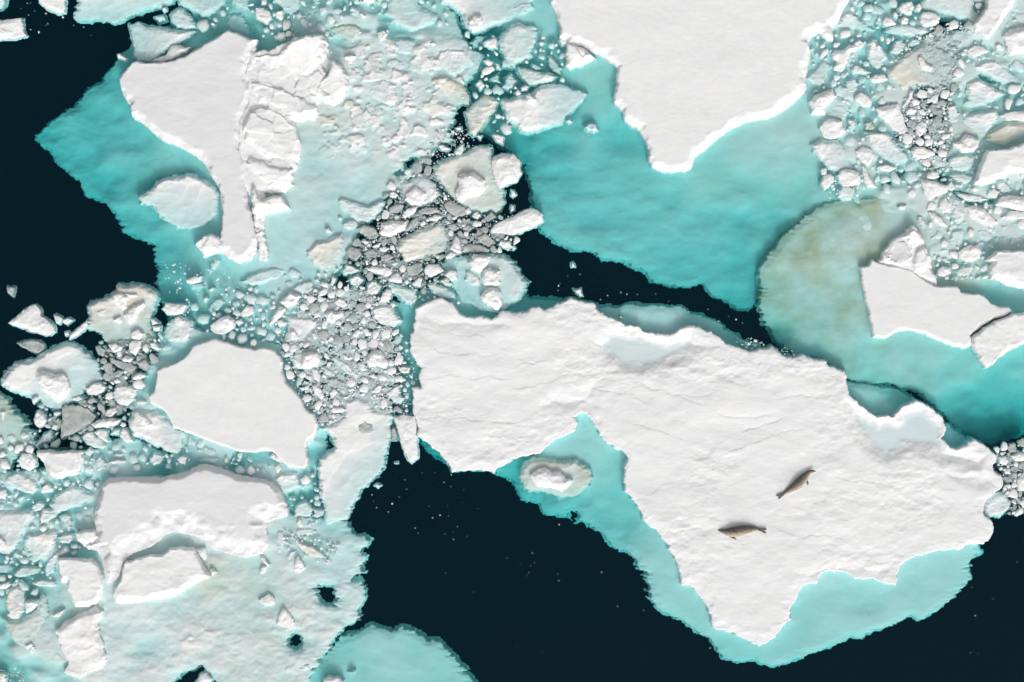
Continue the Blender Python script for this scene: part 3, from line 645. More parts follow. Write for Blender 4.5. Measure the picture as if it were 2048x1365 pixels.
W;;1130 215 1170 195 1230 205 1220 250 1160 250
W;;1000 375 1050 360 1010 390
P2;pale ring of fused ice bits in the blue channel left of the seal floe;1030 420 1090 350 1150 340 1150 420 1200 460 1150 500 1090 490
W;;590 550 620 520 690 520 720 540 680 570 610 570
W;;820 420 860 400 880 420 850 440
W;;890 270 940 250 970 290 920 290
W;;960 440 980 425 985 450 965 465
P1;;500 180 560 200 640 260 620 290 540 260
G;;560 300 640 290 720 330 700 370 620 360
P4;;140 1100 200 1040 330 1050 340 1100 350 1150 290 1190 220 1200 170 1150
P6;;300 1340 340 1280 400 1260 450 1330 440 1400 300 1400
W;;430 1060 460 1045 460 1080 440 1085
W;;100 920 140 890 190 930 230 980 170 960
W;;940 1150 965 1135 1000 1150 970 1168
W;;1105 970 1130 958 1130 975
G;;1080 700 1110 680 1125 740 1120 790 1085 790
P8;;380 780 420 700 500 690 480 760 440 830 400 830
T 0 684 3.992
P3;broad pale ice sheet with one snow hump, left frame edge beside dark water;0 290 60 200 120 170 260 130 330 80 430 30 520 5 600 10 660 50 700 90 750 150 800 230 830 300 740 330 680 370 640 430 560 480 500 510 460 550 390 540 330 490 280 440 200 430 130 410 60 390 0 350
+S;;280 290 300 240 350 230 430 260 500 260 545 320 555 380 520 440 450 490 400 450 340 400 300 340
G;grey triangular ice slab below the broad pale sheet with the snow hump;490 530 520 500 620 510 720 540 770 590 740 640 650 690 560 740 490 785 480 700 490 620
W;;680 370 740 330 800 320 840 360 820 400 760 430 690 420
P-2;round granular ice cake left of the five-sided floe;905 400 920 350 980 330 1050 340 1090 390 1080 440 1050 490 1000 520 930 500 900 450
S;;260 620 280 560 310 545 350 580 365 630 340 670 300 685 270 660
W;;855 20 920 10 980 40 960 75 900 85
W;;1020 20 1050 -10 1130 -10 1120 50 1080 110 1040 90
W;;1140 20 1170 10 1190 60 1160 90 1130 60
W;;1190 10 1230 0 1280 50 1260 75 1210 50
S;;960 140 1000 105 1060 130 1040 165 980 160
G;;860 120 960 150 1050 170 1090 200 1060 245 960 215 890 170
G;;760 40 790 25 840 60 830 120 780 100
G;;1100 170 1160 130 1200 190 1170 235 1110 210
S;;1050 290 1070 260 1120 245 1170 270 1120 300 1060 305
G;;900 250 940 225 990 230 960 280 910 285
W;;985 280 1000 255 1020 290 1000 305
W;;900 310 940 290 970 320 920 335
G;grey elongated ice piece alone on dark water above the broad pale sheet;130 10 200 -10 300 -10 350 20 350 60 290 90 230 70 170 40
W;;835 570 870 530 920 520 935 560 890 600 840 595
S;;720 660 790 620 880 610 960 620 920 670 840 685 750 690
W;;400 690 430 650 460 670 440 710
W;;420 570 450 555 485 565 460 590 430 590
W;;245 465 280 430 310 440 290 480 260 495
P2;;290 510 340 490 360 520 320 545
P2;;560 440 640 430 680 450 630 480 570 470
P2;;640 760 680 720 740 720 790 770 840 830 820 860 760 850 680 820
W;;745 720 790 700 850 710 850 760 870 800 830 800 780 760
W;;950 760 970 690 1010 700 1040 760 1070 800 1000 800
P2;;870 740 900 700 960 690 950 750
P0;ice sheet wedge with a white lump, touching the five-sided floe's lower left side;1010 640 1050 560 1100 530 1180 550 1250 550 1300 590 1350 640 1390 690 1480 740 1450 820 1410 900 1330 880 1240 830 1150 780 1060 760 1030 710
+S;;1100 570 1160 590 1220 660 1190 700 1120 640
W;round ice cake left of the squarish thick snow block;130 950 170 890 240 890 280 930 280 1000 230 1030 170 1010
W;;0 880 30 870 55 900 20 930 -20 920
P2;;30 1130 60 1060 140 1040 220 1070 280 1100 300 1170 260 1230 180 1200 90 1160
W;;310 1170 370 1130 420 1170 410 1200 330 1210
P4;;300 1030 340 1080 380 1110 340 1150 300 1120
P6;pale oblong submerged ice just left of the ridged floe;500 1180 560 1140 640 1160 720 1210 780 1200 800 1230 750 1270 640 1310 560 1340 420 1400 380 1300 430 1230
P4;;750 960 790 910 830 930 860 970 840 1010 780 1030
P4;;660 1000 720 980 750 1010 720 1060 670 1040
W;;860 965 920 940 1000 945 1000 965 900 975
P6;;900 890 960 880 1010 900 960 925 905 920
P4;;1180 940 1230 880 1310 910 1280 980 1220 990
P2;;280 820 340 740 400 710 420 760 400 790 330 810 290 850
W;;1410 940 1440 910 1490 920 1480 980 1430 970
P10;;1480 800 1500 750 1560 790 1560 830 1510 830
P10;;1600 870 1630 835 1700 850 1740 890 1680 910 1620 900
P8;;1560 950 1600 930 1700 920 1750 930 1720 980 1620 960
P8;;1465 850 1490 825 1510 870 1480 890
P6;;1960 940 1980 920 2020 950 2000 975
P2;;1080 470 1130 455 1180 480 1140 505 1090 505
W;;0 560 20 545 40 560 20 640 5 600
P6;;120 1260 180 1220 200 1250 150 1290
P4;;30 1270 60 1250 75 1280 45 1300
P4;;240 1330 300 1270 350 1290 330 1340 260 1365
T 0 1023 3.992
S;lumpy white ice mound below the upright snow block at lower left;440 960 500 900 600 830 700 790 770 760 820 810 800 860 780 950 800 1020 830 1100 850 1200 800 1260 700 1290 620 1340 540 1320 510 1280 540 1220 500 1150 460 1060
S;;1560 300 1640 290 1650 350 1630 400 1590 360
S;small detached white ice knob at the right corner of the four-sided slab;1670 460 1700 450 1735 490 1690 515
Y4;long stained ice block standing on end near the lower left corner;10 850 60 870 150 870 280 800 320 650 370 680 380 800 330 950 310 1010 290 1060 300 1110 270 1160 200 1135 150 1080 100 1040 40 950
+Y0;;40 700 60 620 130 590 180 620 200 700 190 800 150 860 90 870 50 840
+S;;190 720 300 710 300 740 260 790 200 820
+P0;;190 1060 250 1040 290 1080 280 1140 240 1140 200 1110
P2;grey-white shield-shaped ice slab left of the upright snow block;190 190 320 170 400 140 450 160 450 260 400 330 320 380 250 430 225 350 195 270
P2;pale ice slab cut by the left frame edge beside the grey-white shield slab;-140 0 260 -20 270 50 220 120 180 200 130 290 60 350 20 330 -140 300
+W;;-60 190 20 210 60 270 40 310 -60 300
P3;;310 60 330 -20 480 -20 440 50 370 90 310 110
P4;;460 50 500 20 550 20 570 70 570 130 540 170 500 100
P3;;450 210 500 180 580 175 580 230 540 260 470 260
Y10;oblong tan submerged ice piece above the long stained block;100 520 150 440 250 440 320 450 310 500 220 520 140 530
P3;;340 470 380 380 450 320 510 280 550 290 550 330 480 360 440 400 430 480 370 520
P3;;230 580 320 540 440 560 450 600 380 610 280 600
W;;-60 600 70 560 80 590 50 620 -60 630
W;;415 850 430 820 520 780 490 820 480 840
W;;-60 1290 40 1300 45 1350 0 1430 -60 1430
W;white ice piece in the dark gap at the lower frame edge;1560 1365 1600 1300 1640 1290 1690 1340 1700 1450 1500 1450
P15;;-60 430 60 420 100 460 60 500 -60 500
P8;;550 330 590 310 620 340 580 360
T 512 1023 3.992
P6;;305 180 330 140 420 125 490 150 480 180 400 200 340 205
Y-2;cream feather-shaped ice sliver near the ridged floe's lower right end;290 200 320 210 370 250 450 270 520 320 580 380 500 375 430 370 370 320 320 270
P5;;150 280 170 150 220 160 240 220 210 320 190 400 160 380
P4;;240 370 270 320 320 310 310 350 270 400
W;;300 440 310 390 330 350 370 400 400 460 350 490 310 480
W;;25 490 40 440 90 430 80 480 40 510
W;;30 370 70 360 90 400 120 430 90 440 50 410
W;flat white flake on the pale sheet left of the larger round hole;15 710 60 680 100 650 150 690 150 740 110 760 60 750
W;conical white flake just above the smaller round hole;160 900 180 820 220 770 250 790 290 840 310 890 290 940 220 930
P4;;450 -20 540 -20 530 30 490 60 450 40
W;half-round white ice piece on the turquoise lobe, cut by the lower frame edge;540 1350 580 1325 650 1320 700 1360 680 1450 520 1450
P3;;320 1260 380 1220 430 1210 430 1270 370 1280
P2;;720 1290 800 1270 780 1300
T 1024 684 3.992
Y8;tan underwater ring of ice around a snow cap, beside the seal floe's inlet;60 1090 80 990 160 930 260 920 360 940 430 950 510 940 580 980 620 1020 650 1080 620 1150 560 1210 450 1240 380 1250 300 1220 220 1190 130 1200 80 1150
+S;;140 1060 200 1020 270 1010 330 1040 390 1030 430 1090 485 1110 440 1170 400 1200 340 1180 260 1165 200 1160 160 1110
T 1024 342 3.992
W;small white ice chip above the seal floe's top edge in the dark channel;487 940 510 950 550 935 555 970 570 1000 545 1005 510 970
W;;472 735 490 725 505 765 475 768
W;;-5 150 20 160 35 190 10 205 -10 200
W;;-10 270 15 275 20 310 -10 330
W;;-5 600 15 595 30 615 10 630
W;;855 1165 870 1155 885 1168 870 1175
T 1536 684 3.992
P2;grey ice lump right of the seal floe's far right tip, on dark water;1720 1365 1740 1280 1820 1200 1900 1210 1950 1290 1930 1340 1860 1400 1740 1390
W;;1940 910 2000 880 2160 890 2160 940 1980 960
W;;1840 920 1900 910 1930 950 1900 990 1850 970
W;rounded ice block cut by the right frame edge, right of the seal floe's tip;1990 1100 2060 1030 2160 1020 2160 1220 2000 1190
W;;1880 1010 1940 1010 1940 1060 1890 1050
W;;1900 1150 1930 1130 1950 1160 1920 1180
G;;1860 1080 1930 1070 1960 1110 1900 1120
"""

# areas of loose brash: outline, number of pieces, smallest and largest radius (px), mix of kinds, words for the label
BRASH = [
  ("770 385 860 305 900 385 930 425 990 435 1040 430 1032 500 960 502 900 540 872 600 760 572 690 520 700 490 750 460", 950, 1.5, 9, "GGW", "dark central brash"),
  ("560 690 600 600 650 562 740 580 790 620 800 700 800 760 815 800 780 850 700 850 640 860 600 790 570 740", 1500, 1.5, 9, "WWWPG", "grey brash left of the seal floe"),
  ("190 690 310 650 335 690 290 740 270 800 240 860 150 885 80 865 70 835 120 800 200 770", 800, 1.5, 9, "GGWP", "brash left of the five-sided floe"),
  ("1780 118 1850 60 1940 40 1930 100 1900 200 1905 340 1860 345 1790 280 1800 210 1830 180", 800, 1.5, 8, "GWW", "dark brash strip at upper right"),
  ("1630 10 2060 -10 2060 330 1950 350 1880 400 1760 375 1640 350 1690 320 1690 240 1640 210 1625 150", 1300, 1.5, 12, "PPW", "brash at upper right"),
  ("1850 345 2060 345 2060 500 1960 560 1880 560 1860 450", 700, 1.5, 10, "PWW", "brash above the angular floe"),
  ("520 0 860 0 940 60 1120 80 1130 180 1000 270 950 200 950 130 880 60 700 40 640 100 540 70", 650, 1.5, 9, "PPW", "loose ice between the vase floe and the top floe"),
  ("540 70 900 60 935 200 900 280 800 320 700 290 640 240 660 120", 130, 5, 22, "P", "pale rubble right of the vase floe"),
  ("330 20 640 0 640 70 540 80 470 50 400 60", 90, 3, 15, "PPW", "loose ice above the vase floe"),
  ("340 620 560 560 690 460 700 520 600 640 480 660", 90, 3, 14, "P", "pale ice below the vase floe"),
  ("0 880 70 860 200 880 190 950 200 1050 150 1120 60 1190 0 1190", 650, 1.5, 10, "PPW", "loose ice at the left frame edge"),
  ("380 880 560 940 640 960 640 1050 590 1060 570 990 470 940 370 930 200 945 170 900", 320, 1.5, 8, "PPW", "loose ice between the five-sided floe and the ridged floe"),
  ("1975 905 2060 880 2060 1030 1990 1030 1970 1010 2008 975 2008 945", 260, 1.5, 8, "WWG", "brash right of the seal floe"),
  ("400 630 560 600 600 640 570 690 480 690 410 660", 260, 1.5, 8, "PW", "brash above the five-sided floe"),
  ("330 520 440 540 560 620 420 640 340 630", 60, 1.5, 4, "W", "turquoise ice below the vase floe"),
  ("850 560 900 530 960 600 840 610 780 590 740 575", 260, 1.5, 7, "WPG", "brash above the seal floe"),
  ("560 1060 680 1090 660 1130 600 1110 560 1090", 70, 1.2, 4, "W", "pale ice beside the ridged floe"),
  ("760 600 830 720 835 830 770 830 760 760", 120, 1.5, 6, "PW", "blue channel left of the seal floe"),
  ("1640 360 1760 350 1700 400 1650 400", 30, 1.5, 6, "W", "brash at upper right"),
  ("20 0 250 20 260 80 60 75", 110, .8, 2.4, "GGW", "dark water at upper left"),
  ("740 930 900 950 1000 1000 980 1060 900 1090 740 1040 730 980", 170, .7, 2.4, "GGW", "dark water left of the inlet"),
  ("1020 1030 1120 1040 1160 1120 1120 1180 1040 1180", 60, .6, 1.8, "GGW", "dark water below the inlet"),
  ("1300 1340 2040 1080 2040 1360 1300 1365", 80, .6, 1.8, "GGW", "dark water at lower right"),
  ("720 1020 1300 1100 1400 1340 980 1360 760 1230", 70, .6, 1.6, "GGW", "dark water in the middle"),
  ("1560 690 1600 712 1595 720 1560 705", 25, .6, 2.2, "W", "dark channel"),
  ("1060 520 1500 640 1480 650 1100 600", 30, .7, 2.0, "W", "dark channel"),
  ("1520 690 1500 700 1490 690 1470 680 1500 676 1530 690", 60, 1.2, 4, "WP", "edge of the seal floe"),
  ("880 240 950 250 950 300 900 310 840 360 850 320", 90, 1, 4, "GW", "dark wedge"),
  ("0 1340 40 1330 50 1365 0 1365", 40, 1, 3, "GW", "lower left corner"),
]
# ------------------------------------------------------------------ water and sea bed
def water_material():
    m, nt, out = mat_new("sea_water")
    L = nt.links.new
    tr = nt.nodes.new("ShaderNodeBsdfTransparent"); tr.inputs[0].default_value = (1, 1, 1, 1)
    df = nt.nodes.new("ShaderNodeBsdfDiffuse"); df.inputs[0].default_value = (0.0, 0.42, 0.72, 1)   # light scattered back by the water
    gl = nt.nodes.new("ShaderNodeBsdfGlossy"); gl.inputs["Roughness"].default_value = 0.12
    m1 = nt.nodes.new("ShaderNodeMixShader"); m1.inputs[0].default_value = 0.028
    L(tr.outputs[0], m1.inputs[1]); L(df.outputs[0], m1.inputs[2])
    lw = nt.nodes.new("ShaderNodeLayerWeight"); lw.inputs["Blend"].default_value = 0.5
    pw = nt.nodes.new("ShaderNodeMath"); pw.operation = 'POWER'; pw.inputs[1].default_value = 5.0
    L(lw.outputs["Facing"], pw.inputs[0])
    fr = nt.nodes.new("ShaderNodeMath"); fr.operation = 'MULTIPLY_ADD'; fr.inputs[1].default_value = 0.9; fr.inputs[2].default_value = 0.012
    L(pw.outputs[0], fr.inputs[0])
    m2 = nt.nodes.new("ShaderNodeMixShader")
    L(fr.outputs[0], m2.inputs[0]); L(m1.outputs[0], m2.inputs[1]); L(gl.outputs[0], m2.inputs[2])
    g = nt.nodes.new("ShaderNodeNewGeometry")
    mp = nt.nodes.new("ShaderNodeMapping"); mp.inputs["Scale"].default_value = (0.8, 2.2, 1)
    L(g.outputs["Position"], mp.inputs[0])
    n = nt.nodes.new("ShaderNodeTexNoise"); n.inputs["Scale"].default_value = 3.0; n.inputs["Detail"].default_value = 5
    L(mp.outputs[0], n.inputs[0])
    b = nt.nodes.new("ShaderNodeBump"); b.inputs["Strength"].default_value = 0.5; b.inputs["Distance"].default_value = 0.03
    L(n.outputs[0], b.inputs["Height"]); L(b.outputs[0], gl.inputs["Normal"])
    L(m2.outputs[0], out.inputs["Surface"])
    va = nt.nodes.new("ShaderNodeVolumeAbsorption")
    # absorption per metre (red, green, blue): density * (1 - colour)
    dens = 1.04
    va.inputs["Density"].default_value = dens
    va.inputs["Color"].default_value = (0.0, 1 - 0.245 / dens, 1 - 0.245 / dens, 1)
    L(va.outputs[0], out.inputs["Volume"])
    try: m.cycles.homogeneous_volume = True
    except Exception: pass
    return m

def box(name, x0, y0, z0, x1, y1, z1, mat):
    v = [(x0,y0,z0),(x1,y0,z0),(x1,y1,z0),(x0,y1,z0),(x0,y0,z1),(x1,y0,z1),(x1,y1,z1),(x0,y1,z1)]
    f = [(0,3,2,1),(4,5,6,7),(0,1,5,4),(1,2,6,5),(2,3,7,6),(3,0,4,7)]
    return link(name, new_mesh(name, v, f, mat, False))

sea = box("sea_water", -150, -150, -30, 150, 150, 0.0, water_material())
tag(sea, "near-black still polar sea water between the ice floes", kind="structure")
bm_, bnt, bout = mat_new("sea_bed")
bd = bnt.nodes.new("ShaderNodeBsdfDiffuse"); bd.inputs[0].default_value = (0.02, 0.05, 0.06, 1)
bnt.links.new(bd.outputs[0], bout.inputs[0])
bed = link("sea_bed", new_mesh("sea_bed", [(-800,-800,-30.5),(800,-800,-30.5),(800,800,-30.5),(-800,800,-30.5)], [(0,1,2,3)], bm_, False))
tag(bed, "dark sea bed far below the water", kind="structure")

# ------------------------------------------------------------------ underwater ledges
def facets(X, Y, size, seed):
    """broken planes: every cell of a jittered lattice gets its own height and tilt"""
    gx, gy = X / size, Y / size
    ix, iy = np.floor(gx).astype(int), np.floor(gy).astype(int)
    best = np.full(X.shape, 1e9); out = np.zeros(X.shape)
    for a in (-1, 0, 1):
        for b in (-1, 0, 1):
            jx, jy = ix + a, iy + b
            r = [_TAB[(jx * 7 + seed * 13 + k * 31) & 255, (jy * 11 + seed * 5 + k * 17) & 255] for k in range(5)]
            dx, dy = gx - jx - r[0], gy - jy - r[1]
            d = dx * dx + dy * dy; m = d < best
            best = np.where(m, d, best)
            out = np.where(m, (r[2] - .5) + (r[3] - .5) * dx * 1.1 + (r[4] - .65) * dy * 1.3, out)
    return out

def shelf_z(depth, seed, lumpy=.035, milky=None, heaps=None):
    def f(X, Y, sd, gx, gy):
        d = idw(depth, X + 14 * fbm(X / 60, Y / 60, 3, seed + 21), Y + 14 * fbm(X / 60, Y / 60, 3, seed + 22))
        d = d ** 1.35
        if milky:
            k = milky(X, Y)
            c = smooth(fbm(X / 75, Y / 50, 3, seed + 17, .5) * 1.1 + .5)
            d = d * (1 - k) + k * d * (.12 + 1.0 * c)
        d = d + lumpy * (fbm(X / 48, Y / 34, 5, seed + 15, .55) + .35) * (1 - smooth(d / .45))
        d = d * (1 + 0.15 * fbm(X / 70, Y / 40, 2, seed + 11) + 0.045 * fbm(X / 26, Y / 19, 3, seed + 13) + 0.010 * fbm(X / 14, Y / 9, 2, seed + 12, .7)) + 0.02
        t = np.maximum(0, 2.0 - sd)
        edge = 0.07 * smooth((18 - sd) / 18)
        if heaps:
            hs_ = 2.0 if seed == 200 else 1.0
            n = fbm(X / (30 * hs_) + 7, Y / (22 * hs_), 4, seed + 19, .55)
            up = heaps(X, Y) * (smooth((n + .02) * 5 / hs_ + (.1 if hs_ > 1 else 0)) * (.10 + .08 * facets(X + 5 * fbm(X / 15, Y / 15, 3, 61), Y + 5 * fbm(X / 15, Y / 15, 3, 62), 24, seed % 50)) + .03 * fbm(X / 9, Y / 7, 3, seed + 20)) * smooth((.30 - d) / .2)
            return np.maximum(-(np.maximum(d, .02) + edge + 0.2 * t + 0.12 * t * t) + up * smooth(sd / 12), -np.maximum(d, 0) - .45)
        return np.maximum(-(np.maximum(d, .02) + edge + 0.2 * t + 0.12 * t * t), -np.maximum(d, 0) - .45)
    return f

def make_shelf(spec, parent, base, seed, offs=0.0):
    V, F, A = grid_sheet(spec['shelf'], 2.0, shelf_z([(x, y, v + offs) for x, y, v in spec['depth']], seed, spec.get('lumpy', .035), spec.get('milky'), spec.get('heaps')), 4, -0.4, 9, 34, ripple=8,
                         holes=[pts(h) for h in spec['holes']], seed=seed,
                         taint=lambda X, Y: 1.15 * idw(spec['stain'], X, Y, 2.6) * (0.85 + 1.1 * fbm(X / 60, Y / 42, 5, seed + 31, .6)))
    return place("submerged_shelf", V, F, A, MAT['shelf'], parent, base)

def slab_profile(top, seed, rough, slope_w, relief, cell, wet=None, crisp=2.2, p0=0.34):
    """flat snow top; wide crumbling slope where the edge faces the sun, steep wall elsewhere"""
    def f(X, Y, sd, gx, gy):
        n = np.sqrt(gx * gx + gy * gy) + 1e-6
        facing = np.clip(-(gy / n) * 0.97 - (gx / n) * 0.24, -1, 1)      # outward normal is -grad; +y is down the picture
        w = slope_w * (0.25 + 0.75 * smooth((facing + 0.35) / 1.1)) * (0.65 + 0.9 * vnoise(X / 24, Y / 24, seed + 4))
        w = np.maximum(w, 2.5)
        lump = fbm(X / 13, Y / 10, 4, seed + 6, .55)
        t = np.clip(sd / w, 0, 1)
        prof = p0 + (1 - p0) * smooth(t)
        z = top * prof + top * 0.13 * lump * (1 - smooth((sd - w * .5) / (w + 3))) * smooth(sd / 3)
        rel = relief(X, Y) if relief else 0
        z = z + rel * smooth(sd / (w + 6))
        if wet is not None:
            k = wet(X, Y)
            z = z * (1 - k) + (-0.05 + 0.2 * rel) * k * smooth((sd - 1) / 10) + 0.01 * k * (1 - smooth((sd - 1) / 10))
        z = np.where(sd > 0.8, z, z + (sd - 0.8) * top * crisp / cell)
        return np.maximum(z, -1.0)
    return f

def floe_relief(amp, seed, sx=60, sy=40):
    def f(X, Y):
        return amp * (0.6 * fbm(X / sx, Y / sy, 4, seed, .5) + 0.12 * fbm(X / 9, Y / 5, 3, seed + 3))
    return f

CRACKS = [pts("826 834 870 837 915 835 960 843 1024 846 1085 838 1130 846"), pts("1030 780 1060 772 1095 766 1120 752 1148 738 1160 732 1176 742 1190 740 1215 748 1250 745 1295 746 1330 733 1365 716"),
          pts("1190 779 1230 786 1265 790 1290 804"), pts("1425 925 1460 903 1500 888 1560 868 1600 860"), pts("1305 985 1320 972 1350 968 1385 968"), pts("1340 790 1380 800 1410 812 1450 835 1490 838 1530 832"),
          pts("1270 850 1300 857 1325 865 1360 880"), pts("1290 775 1330 780 1350 790 1385 793 1420 790"), pts("1490 862 1530 850 1560 840"), pts("850 660 900 668 960 672"), pts("1040 730 1080 722 1110 724"),
          pts("1745 905 1775 922 1800 905 1850 900"), pts("1690 960 1750 965 1800 975 1850 965 1900 980"), pts("870 700 900 710 950 706 980 715"), pts("1180 690 1192 720 1190 760"), pts("1700 1000 1740 1015 1790 1010 1840 1030"),
          pts("1560 800 1600 790 1640 800 1670 790"), pts("1450 760 1490 770 1530 765"), pts("860 760 900 750 940 758 980 752 1010 758"), pts("1360 1040 1400 1032 1430 1040"), pts("1560 1060 1600 1075 1650 1070 1700 1085")]
def line_dist(L, X, Y):
    best = np.full(X.shape, 1e9); sg = np.zeros(X.shape)
    for (ax, ay), (bx, by) in zip(L[:-1], L[1:]):
        ex, ey = bx - ax, by - ay; q = ex * ex + ey * ey
        t = np.clip(((X - ax) * ex + (Y - ay) * ey) / q, 0, 1)
        dx = X - ax - t * ex; dy = Y - ay - t * ey
        d = np.sqrt(dx * dx + dy * dy); m = d < best
        best = np.where(m, d, best); sg = np.where(m, np.sign(ex * dy - ey * dx), sg)
    return best, sg

def seal_relief(X, Y):
    wx = X + 20 * fbm(X / 45, Y / 45, 4, 81); wy = Y + 20 * fbm(X / 45, Y / 45, 4, 82)
    u = wx * 0.3 + wy; v = wx - wy * 0.3
    r = ridged(u / 40, v / 85, 4, 71)
    r2 = ridged((wy + .2 * wx) / 15, wx / 34, 3, 77)
    calm = smooth((fbm(X / 130, Y / 100, 2, 90) + 0.40) / 0.6)
    calm = calm * (1 - 0.85 * smooth(1 - sdf_h(X, Y, 1480, 1130, 120) ) )
    z = 0.07 * fbm(X / 130, Y / 80, 3, 60) + calm * (0.030 * (r - .45) + 0.014 * (r2 - .4)) + (.35 + .65 * calm) * (.026 * fbm(X / 18, Y / 11, 3, 64, .55) + .045 * fbm(X / 44, Y / 30, 3, 65, .5)) + 0.003 * fbm(X / 5, Y / 3.5, 2, 66, .6)
    xs = X + 5 * fbm(X / 14, Y / 14, 3, 68); ys = Y + 5 * fbm(X / 14, Y / 14, 3, 69)
    for i, L in enumerate(CRACKS):
        a = np.array(L); box = (X > a[:, 0].min() - 40) & (X < a[:, 0].max() + 40) & (Y > a[:, 1].min() - 40) & (Y < a[:, 1].max() + 40)
        d, sg = line_dist(L, xs[box], ys[box])
        st = (.5 + vnoise(X[box] / 25, Y[box] / 25, 300 + i))
        z[box] += st * (-.005 * np.exp(-(d / 2.0) ** 2) + sg * .006 * np.exp(-(d / 12.0) ** 1.5))
    return z

def sdf_h(X, Y, cx, cy, r):
    return np.sqrt((X - cx) ** 2 + (Y - cy) ** 2) / r

WET = [pts("1215 660 1260 656 1300 668 1345 676 1385 666 1400 690 1370 715 1320 738 1280 742 1240 738 1205 720 1195 690"),
       pts("1697 800 1730 822 1757 840 1790 836 1806 818 1850 812 1880 840 1890 868 1896 896 1940 900 1965 920 1960 940 1900 930 1860 905 1810 900 1775 922 1745 905 1715 880 1700 845"),
       pts("1150 790 1185 770 1192 800 1192 848 1180 832 1160 815 1140 820 1095 808 1110 790"),
       pts("850 638 905 640 960 642 1000 640 1010 650 960 655 900 652"),
       pts("1600 1150 1690 1128 1790 1130 1795 1160 1740 1155 1690 1142 1650 1142 1620 1160"),
       pts("1900 945 1990 960 1995 975 1930 965")]
def seal_wet(X, Y):
    Xw = X + 9 * fbm(X / 25, Y / 25, 4, 33); Yw = Y + 9 * fbm(X / 25, Y / 25, 4, 34)
    k = np.zeros_like(X)
    for i, p in enumerate(WET):
        k = np.maximum(k, (1, 1, .6, .5, .45, .6)[i] * smooth((sdf(p, Xw, Yw) + 16) / 40))
    return k

floe_objects = {}
def far(P, k=300):
    """outlines that leave the photograph carry on well past its frame"""
    return [(x - k if x < -50 else x + k if x > 2100 else x, y - k if y < -50 else y + k if y > 1420 else y) for x, y in P]
CFG = {  # top height, slope width, relief, rough snow
    'vase': (.32, 17, floe_relief(.04, 41), None), 'top': (.28, 17, floe_relief(.04, 43, 120, 70), None),
    'brown': (.26, 5, floe_relief(.03, 45), None), 'seal': (.17, 18, seal_relief, seal_wet),
    'pentagon': (.2, 4, floe_relief(.03, 47), None), 'ridge': (.42, 42, floe_relief(.04, 49), None)}
OFFS = {'top': .0}
for si, (key, sp) in enumerate(FLOES.items()):
    top, sw, rel, wet = CFG[key]
    cx, cy = np.mean(sp['cap'], 0)
    bx, by = to_world(cx, cy, 0)
    root = empty("ice_floe", (bx, by, 0.0))
    tag(root, sp['label'], "ice floe")
    base = tuple(root.location)
    sp['shelf'] = far(sp['shelf']); sp['cap'] = far(sp['cap'])
    make_shelf(sp, root, base, 100 + si * 20, OFFS.get(key, 0))
    V, F, A = grid_sheet(sp['cap'], 2.0 if key != 'seal' else 1.6, slab_profile(top, 200 + si * 9, 1, sw, rel, 2.0, wet, 2.2, {'seal': .8, 'pentagon': .7, 'brown': .6}.get(key, .34)), 6, top, 3.2 if key != 'seal' else 5.5, 17 if key != 'seal' else 15, grad=True, seed=300 + si)
    cap = place("snow_cover", V, F, A, MAT['rough_snow' if key == 'seal' else 'shade_toned_snow' if key in ('vase', 'ridge') else 'snow'], root, base)
    floe_objects[key] = (root, cap, V)
    for bi, b in enumerate(sp.get('rubble', [])):
        def rz(X, Y): return .075 * facets(X + 9 * fbm(X / 20, Y / 20, 3, 5), Y + 6 * fbm(X / 20, Y / 20, 3, 6), 36, 150 + si + bi) + .03 * (ridged(X / 42, Y / 34, 2, 1500 + si + bi) - .45) + .02 * fbm(X / 12, Y / 9, 3, 1510 + bi)
        V, F, A = grid_sheet(pts(b), 1.7, slab_profile(.22, 1520 + bi, 1, 12, rz, 2.0), 5, .2, 6, 15, grad=True, seed=1530 + bi)
        place("snow_rubble", V, F, A, MAT['snow'], root, base)
    for bi, b in enumerate(sp['blocks']):
        rng = random.Random(500 + si * 10 + bi)
        tx, ty = rng.uniform(-.004, .004), rng.uniform(-.003, .006)
        bp_ = pts(b); mx, my = np.mean(bp_, 0)
        def brel(X, Y, tx=tx, ty=ty, mx=mx, my=my, s=bi):
            c = facets(X + 5 * fbm(X / 20, Y / 20, 3, 7), Y + 5 * fbm(X / 20, Y / 20, 3, 8), 46, 90 + s) + .5
            return (X - mx) * tx - (Y - my) * ty + .085 * (c - .5) + .03 * fbm(X / 26, Y / 20, 3, 800 + s) + .04 * (ridged(X / 40, Y / 30, 2, 860 + s) - .5) + 0.02
        bp_ = [(mx + (a - mx) * (1 + 4 / (abs(a - mx) + abs(b2 - my) + 8)), my + (b2 - my) * (1 + 4 / (abs(a - mx) + abs(b2 - my) + 8))) for a, b2 in bp_]
        V, F, A = grid_sheet(bp_, 1.6, slab_profile(.30, 700 + bi, 1, 15, brel, 2.0), 5, .4, 5, 12, grad=True, seed=600 + bi + si * 7)
        place("snow_block", V, F, A, MAT['snow'], root, base)

